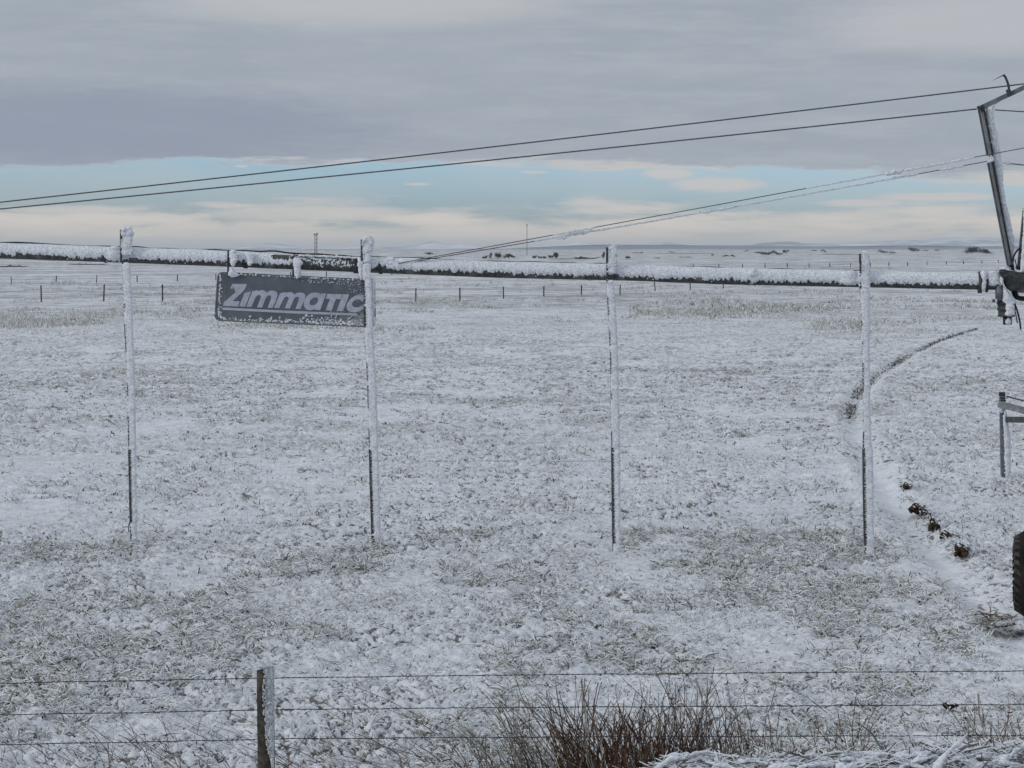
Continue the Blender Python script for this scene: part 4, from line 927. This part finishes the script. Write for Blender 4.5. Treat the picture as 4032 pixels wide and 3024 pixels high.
grass(170000, 12.9, 25, 8, .050, .0135, 'frosted_grass', 'rime-coated matted grass covering the near pasture', 1, tubes=True)
grass(200000, 25, 50, 7, .058, .017, 'frosted_grass', 'rime-coated matted grass covering the middle of the pasture', 2, spread=.07)
grass(110000, 50, 105, 5, .075, .028, 'frosted_grass', 'rime-coated grass covering the far half of the pasture', 3, straw=.10, spread=.12)
def tussocks(n, r0, r1, per, Lm, Wm, thr, tubes):
    nt = n//per; x, y = scatter(nt, r0, r1)
    pm = fbm(x/1.5+3, y/2.2, 1, 3)+.35*fbm(x/.45, y/.45, 5, 2)+.10*smoothst(x, -1, 2)*(y < 24); ok = (pm > thr+rng.normal(0, .07, nt)); x, y = x[ok], y[ok]; nt = len(x)
    px = np.repeat(x, per)+rng.normal(0, .035, nt*per); py = np.repeat(y, per)+rng.normal(0, .035, nt*per)
    z, sm, D1 = gz_at(px, py); k = D1 > .25; px, py, z = px[k], py[k], z[k]; N = len(px)
    az_ = np.arctan2(py-np.repeat(y, per)[k], px-np.repeat(x, per)[k])+rng.normal(0, .7, N)+.5
    hgt = np.repeat(rng.uniform(.6, 1.35, nt), per)[k]; tw = np.repeat(rng.random(nt), per)[k]; u = rng.random(N)
    mi = np.where(u < .06+.22*tw, 1, 0); mi = np.where(u > .90-.14*(tw > .6), 2, mi)
    L = Lm*hgt*rng.uniform(.5, 1.3, N)*np.where(mi == 2, .6, 1)
    o = blades(np.stack([px, py, z-.012], -1), az_, np.clip(rng.normal(.62, .38, N), .05, 1.4), L, Wm*rng.uniform(.6, 1.3, N), mi, 'frosted_tussocks', ['rime_blade', 'straw', 'litter'], 1.15, 4 if tubes else 3, tubes)
    tag(o, 'patches of taller curled rimed tussocks with straw showing through', 'grass', kind='stuff')
tussocks(125000, 12.9, 26, 12, .095, .0165, .07, True)
tussocks(90000, 26, 60, 9, .12, .019, .14, False)
# straw-coloured bands and dark weeds near the far fence
def bands():
    spec = [(1250, 1296, 0, 1500, 5200, 1), (1180, 1215, 0, 3600, 3200, 1), (1165, 1235, 2700, 3980, 4200, 2), (1260, 1300, 3400, 4032, 1500, 1), (1120, 1150, 0, 1400, 2200, 1), (1210, 1250, 1400, 3000, 3000, 1), (1100, 1135, 1500, 3000, 1000, 1), (1060, 1090, 3000, 4032, 1000, 1)]
    X, Y, MI = [], [], []
    for y0, y1, x0, x1, n, mi in spec:
        px = rng.uniform(x0-200, x1+200, n); py = np.clip(rng.normal((y0+y1)/2, (y1-y0)*.42, n)+18*vn(px/260, px*0+y0, 2), 1058, 1400)
        Yd = 3.65*F/(py-HY); Yd = np.where(Yd > 120, (3.6-.42)/((py-HY)/F-.0035), Yd)
        xx = (px-CX)/F*Yd; keep = fbm(xx/5, Yd/9, mi+2, 3) > rng.normal(.10, .10, n)
        X.append(xx[keep]); Y.append(Yd[keep]); MI.append(np.where(rng.random(keep.sum()) < .35, 2, 1) if mi == 2 else np.where(rng.random(keep.sum()) < .12, 2, 1))
    x = np.concatenate(X); y = np.concatenate(Y); m_ = np.concatenate(MI); per = 8
    x = np.repeat(x, per)+rng.normal(0, .15, len(x)*per); y = np.repeat(y, per)+rng.normal(0, .25, len(y)*per); m_ = np.repeat(m_, per)
    m_ = np.where(rng.random(len(m_)) < .5, 0, m_)
    z = base_z(x, y)+fine_z(x, y, smooth_patch(x, y)); n = len(x)
    o = blades(np.stack([x, y, z-.02], -1), rng.uniform(0, 6.28, n), np.clip(rng.normal(.6, .4, n), .05, 1.3), rng.uniform(.08, .26, n)*(y/110), rng.uniform(.02, .045, n), m_, 'straw_grass', ['rime_blade', 'straw', 'litter'], .5, 2)
    tag(o, 'straw-coloured grass and weeds in bands before the far fences', 'grass', kind='stuff')
bands()
# dark gaps: litter tufts in small holes between the rimed tussocks
def gaps():
    n = 9000; x, y = scatter(n, 13, 60); c = fbm(x/.6, y/.6, 6, 2); ok = (c < -.10) | (rng.random(n) < .12); x, y = x[ok], y[ok]; per = 9
    x = np.repeat(x, per)+rng.normal(0, .035, len(x)*per); y = np.repeat(y, per)+rng.normal(0, .03, len(y)*per)
    z, sm, D1 = gz_at(x, y); k = (D1 > .3) & (sm < .6); x, y, z = x[k], y[k], z[k]; n = len(x)
    o = blades(np.stack([x, y, z-.005], -1), rng.uniform(0, 6.28, n), np.clip(rng.normal(.8, .4, n), .05, 1.5), rng.uniform(.02, .06, n), rng.uniform(.006, .014, n)*(1+y/40), np.where(rng.random(n) < .3, 1, 0), 'dry_grass', ['litter', 'straw'], .6, 2)
    tag(o, 'dark bare litter showing in gaps between rimed tussocks', 'grass', kind='stuff')
gaps()
def rut_bank():
    path = np.array([(3850, 1290), (3700, 1338), (3600, 1388), (3500, 1448), (3430, 1500), (3395, 1545), (3372, 1600), (3365, 1640)], float); q = resample(path, 1.0)
    n = len(q); k = rng.integers(0, n, 5200); f = k/n
    dens = vn(k/28., k*0., 2)+.5; keep = rng.random(5200) < np.clip(dens*1.5, .12, 1); k = k[keep]; f = f[keep]
    G = np.array([ground_hit(a, b_) for a, b_ in q[::4]]); x = np.interp(k, np.arange(0, n, 4), G[:, 0])-.10*(.3+f)+rng.normal(0, .03+.05*f, len(k)); y = np.interp(k, np.arange(0, n, 4), G[:, 1])+rng.normal(0, .07+.13*f, len(k))
    z, sm, D1 = gz_at(x, y); m_ = len(x)
    o = blades(np.stack([x, y, z-.01], -1), rng.uniform(0, 6.28, m_), np.clip(rng.normal(.7, .4, m_), .05, 1.4), rng.uniform(.03, .085, m_), rng.uniform(.015, .030, m_), rng.choice([0, 0, 0, 1, 1, 2], m_), 'exposed_turf', ['soil', 'litter', 'straw'], .5, 2)
    tag(o, 'dark torn turf along the far bank of the curved wheel rut', 'turf', kind='stuff')
rut_bank()
def rut_edge():
    q = resample(np.array([(3555, 1915), (3600, 1995), (3650, 2060), (3700, 2110), (3760, 2150), (3810, 2200)], float), 2.0); G = np.array([ground_hit(a, b_) for a, b_ in q])
    k = rng.integers(0, len(G), 1500); c = (vn(k/9., k*0., 3) > -.1) | (rng.random(1500) < .2); k = k[c]; n = len(k)
    x = G[k, 0]+rng.normal(.06, .09, n); y = G[k, 1]+rng.normal(0, .22, n); z, sm, D1 = gz_at(x, y)
    o = blades(np.stack([x, y, z-.01], -1), rng.uniform(0, 6.28, n), np.clip(rng.normal(.7, .4, n), .05, 1.4), rng.uniform(.03, .08, n), rng.uniform(.010, .022, n), rng.choice([0, 1, 2, 3, 3], n), 'exposed_turf', ['soil', 'litter', 'straw', 'rime_blade'], .5, 2)
    tag(o, 'torn turf and straw between the soil clods of the near rut', 'turf', kind='stuff')
rut_edge()
# ------------------------------------------------------------------ tall brown grass clumps and loose stems
def stem(mb, p, h, dirx, diry, curve, r0, r, mi=0, forks=1, kink=.055):
    n = 7; t_ = np.linspace(0, 1, n); q = np.array([p+np.array([dirx*h*t+curve*h*t*t*1.5, diry*h*t, h*t*(1-.25*abs(curve)*t)]) for t in t_])
    q[1:-1] += r.normal(0, kink*h*.25, (n-2, 3)); mb.tube(q, r0*(1-.5*t_), 4, mi, caps=False)
    for _ in range(forks):
        i = r.integers(2, n-1); a = r.normal(0, .45); L = h*r.uniform(.12, .3)
        mb.tube([q[i], q[i]+np.array([a*L*.6, 0, L*.6]), q[i]+np.array([a*L*1.1, 0, L])], [r0*.6, r0*.45, r0*.2], 4, mi, caps=False)
def clump(lab, px0, px1, n, ytop, Yd, seed, r0=.0036, name='tall_grass_clump', leanf=None, mats=('brown_stem', 'grey_stem', 'straw'), hmin=.3):
    r = np.random.default_rng(seed); gx = ((px0+px1)/2-CX)/F*Yd; root = thing(name, (gx, Yd, float(base_z(gx, Yd))), lab, 'grass clump')
    mb = MB(); full = []
    for i in range(n):
        u = r.uniform(0, 1) if r.random() < .6 else np.clip(r.normal(.5, .26), 0, 1); px = px0+(px1-px0)*u; Y = Yd+r.normal(0, .10); x = (px-CX)/F*Y; z = float(base_z(x, Y))
        top = EYE-(np.interp(px, [a for a, b in ytop], [b for a, b in ytop])-HY)/F*Y; H = max(.08, (top-z))*np.clip(r.beta(1.7, 1.9)*1.25, hmin, 1.1)
        ln_ = (u-.65)*.55+r.normal(0, .24) if leanf is None else leanf(u)+r.normal(0, .2)
        stem(mb, np.array([x-ln_*H*.35, Y, z-.02]), H, ln_*.55, r.normal(0, .1), ln_*.25+r.normal(0, .12), r0*r.uniform(.6, 1.4), r, int(r.choice([0, 0, 0, 0, 0, 1, 1, 2])), int(r.integers(0, 3)))
    mb.build('stems', list(mats), root)
    return root
clump('thick red-brown clump of dead grass standing against the fence wires', 2200, 2780, 250, [(2080, 2760), (2200, 2720), (2320, 2700), (2500, 2745), (2620, 2690), (2760, 2660)], 13.35, 11, .0046)
clump('dense short rust-brown undergrowth at the foot of the tall dead grass', 2230, 2760, 260, [(2200, 2880), (2400, 2800), (2600, 2840), (2700, 2900)], 13.25, 31, .0042, mats=('rust_stem', 'brown_stem', 'straw'))
clump('right half of the brown dead grass, straighter stems behind the snowy bank', 2560, 3060, 230, [(2520, 2700), (2700, 2620), (2800, 2690), (2900, 2720), (3000, 2750)], 13.4, 12, .0030, leanf=lambda u: -.12)
clump('sparse dark fan of bent stems left of the brown clump', 1820, 2320, 150, [(1780, 2900), (1950, 2820), (2050, 2700), (2180, 2640), (2320, 2680)], 13.5, 13, .0030, leanf=lambda u: -.5, mats=('grey_stem', 'brown_stem', 'straw'))
clump('small forked dead stem clump on the bank, left of the black stone', 3290, 3400, 26, [(3290, 2800), (3320, 2720), (3400, 2800)], 13.0, 14, .0036, leanf=lambda u: -.05)
clump('low dark brown stems on the bank beside the forked stems', 3130, 3260, 40, [(3130, 2860), (3200, 2830), (3260, 2880)], 12.9, 15, .0036)
clump('brown twiggy clump at the lower right corner of the bank', 3780, 3980, 110, [(3780, 2830), (3880, 2740), (3900, 2730), (3980, 2860)], 12.75, 16, .0036)
clump('upright dead stems cut by the right edge above the bank', 4000, 4090, 30, [(4000, 2820), (4060, 2700), (4100, 2720)], 12.9, 17, .0036)
clump('lone forked dark stem standing right of the brown clump', 3000, 3020, 6, [(3000, 2710), (3020, 2730)], 13.2, 18, .0042, leanf=lambda u: .05)
def loose():
    r = np.random.default_rng(5); mb = MB()
    for i in range(300):
        px = r.uniform(-100, 2050) if i < 210 else r.uniform(2900, 4100); Y = 13.2+abs(r.normal(0, .9)); x = (px-CX)/F*Y
        z = float(base_z(x, Y)); H = r.uniform(.08, .42)*(1.0 if i < 210 else .9); ln_ = -.7+r.normal(0, .55)
        stem(mb, np.array([x, Y, z-.01]), H*.75, ln_*.9, r.normal(0, .2), ln_*.3, r.uniform(.0016, .0036), r, int(r.choice([0, 0, 0, 1])), int(r.integers(0, 3)), .06)
    o = mb.build('dry_stems', ['grey_stem', 'brown_stem']); tag(o, 'loose bent dark stems scattered behind the fence wires', 'grass', kind='stuff')
    # reddish dead leaves low in the snow
    n = 900; cx_ = r.uniform(300, 2100, 30); i = r.integers(0, 30, n); px = cx_[i]+r.normal(0, 30, n); Y = 13.6+(i % 5)*.25+r.normal(0, .06, n); x = (px-CX)/F*Y
    z, sm, D1 = gz_at(x, Y)
    o = blades(np.stack([x, Y, z], -1), rng.uniform(0, 6.28, n), np.full(n, 1.1), rng.uniform(.03, .09, n), rng.uniform(.004, .010, n), np.zeros(n), 'dead_leaves', ['brown_stem'], .4, 2)
    tag(o, 'reddish dead leaves caught in the snow along the fence', 'leaves', kind='stuff')
loose()
# rimed brush piled on the bank at lower right
def brush():
    r = np.random.default_rng(21); mb = MB()
    for i in range(1500):
        px = r.uniform(2480, 4300); Y = r.normal(12.28, .34); x = (px-CX)/F*Y
        if i > 80 and x < .68: continue
        thin = r.random() < .6
        L = r.uniform(.10, .55); a = r.normal(.15, .5)+(math.pi if r.random() < .5 else 0); arch = r.uniform(-.03, .10)*L
        n = 14; t_ = np.linspace(0, 1, n); bend = r.normal(0, .25)
        q = np.stack([x+L*(t_-.5)*math.cos(a), Y+L*(t_-.5)*math.sin(a)*.8+bend*L*t_*t_, np.zeros(n)], -1)
        q[:, 2] = base_z(q[:, 0], q[:, 1])+abs(r.normal(0, .03))+arch*4*t_*(1-t_)+r.normal(0, .22)*L*(t_-.5)*.6
        q[:, 1:] += .012*np.stack([vn(t_*6+i, t_*0, 1), vn(t_*7+i, t_*0+3, 3)], -1)*2
        rad = (r.uniform(.004, .009) if thin else r.uniform(.010, .020))*(1+.9*vn(t_*9+i, t_*0+i, 2)+.5*vn(t_*21+i, t_*0, 4))*np.clip(np.minimum(t_, 1-t_)*6, .3, 1)
        mb.tube(q, np.clip(rad, .003, .04), 8, jit=.16)
    for i in range(420):
        px = r.uniform(2600, 4300); Y = r.normal(12.25, .34); x = (px-CX)/F*Y; k = r.uniform(.3, 1)**2
        mb.lump((x, Y, float(base_z(x, Y))+r.uniform(-.01, .03)), .02+.09*k, .02+.07*k, .012+.030*k, i, .5, 14, 9)
    o = mb.build('rimed_brush', 'rime'); tag(o, 'thick white rimed stalks heaped on the bank at lower right', 'brush', kind='stuff')
    n = 16000; px = rng.uniform(2480, 4300, n); Y = rng.normal(12.35, .36, n); x = (px-CX)/F*Y; ok = x > .66; x, Y = x[ok], Y[ok]; n = len(x)
    o = blades(np.stack([x, Y, base_z(x, Y)-.01+rng.uniform(0, .03, n)], -1), rng.uniform(0, 6.28, n), np.clip(rng.normal(1.0, .35, n), .1, 1.5), rng.gamma(5, .018, n), rng.uniform(.007, .017, n), rng.choice([0, 0, 0, 0, 1], n), 'rimed_brush', ['rime_blade', 'litter'], .7, 3, True)
    tag(o, 'short rimed blades filling the brush on the bank', 'brush', kind='stuff')
    mb = MB()
    for i in range(900):
        px = r.uniform(2600, 4300); Y = r.normal(12.3, .35); x = (px-CX)/F*Y
        if x < .8: continue
        L = r.uniform(.1, .4); a = r.uniform(-.6, .6)
        q = np.array([(x+L*(t-.5)*math.cos(a), Y+L*(t-.5)*math.sin(a), 0) for t in (0, .5, 1)]); q[:, 2] = base_z(q[:, 0], q[:, 1])+r.uniform(.0, .05)+np.array([0, .02, .0])+r.normal(0, .05)*np.array([-1, 0, 1])
        mb.tube(q, r.uniform(.002, .005), 4, caps=False)
    o = mb.build('dry_stems', ['grey_stem']); tag(o, 'thin dark stalks showing between the rimed brush on the bank', 'grass', kind='stuff')
brush()
# heap of frozen straw by the wheel
def heap():
    g = ground_hit(3985, 2475); root = thing('straw_heap', g, 'frozen heap of snow and tan straw at the foot of the black wheel', 'straw heap')
    mb = MB(); rh = np.random.default_rng(8)
    for q in range(34): mb.lump(g+(rh.uniform(-.16, .42), rh.uniform(-.06, .16), rh.uniform(-.02, .07)), rh.uniform(.03, .10), rh.uniform(.04, .09), rh.uniform(.02, .05), q, .5, 16, 10)
    mb.build('snow_crust', 'rime', root)
    r = np.random.default_rng(2); mb = MB()
    for i in range(160):
        c = g+(r.normal(-.13, .09), r.normal(.02, .12), r.uniform(.0, .13)); d = np.array([r.normal(0, .05), r.normal(-.02, .04), r.normal(.0, .03)])
        mb.tube([c, c+d, c+d*1.8-(0, 0, .01)], [.004, .003, .0015], 4, int(r.choice([0, 1, 2])), caps=False)
    mb.build('straw_tuft', ['straw', 'litter', 'brown_stem'], root)
heap()

# ------------------------------------------------------------------ haze over the plain
hm = bpy.data.materials.new('haze'); hm.use_nodes = True; ht = NT(hm.node_tree); ht.n.remove(ht.n['Principled BSDF'])
pv = ht.new('ShaderNodeVolumePrincipled'); pv.inputs['Color'].default_value = (.86, .92, 1, 1); pv.inputs['Density'].default_value = 3.6e-5
ht.l.new(pv.outputs[0], ht.n['Material Output'].inputs['Volume']); M['haze'] = hm
mb = MB(); mb.box((0, 10600, 43), 36000, 22600, 134); hz = mb.build('haze', 'haze', smooth=False); tag(hz, kind='stuff')
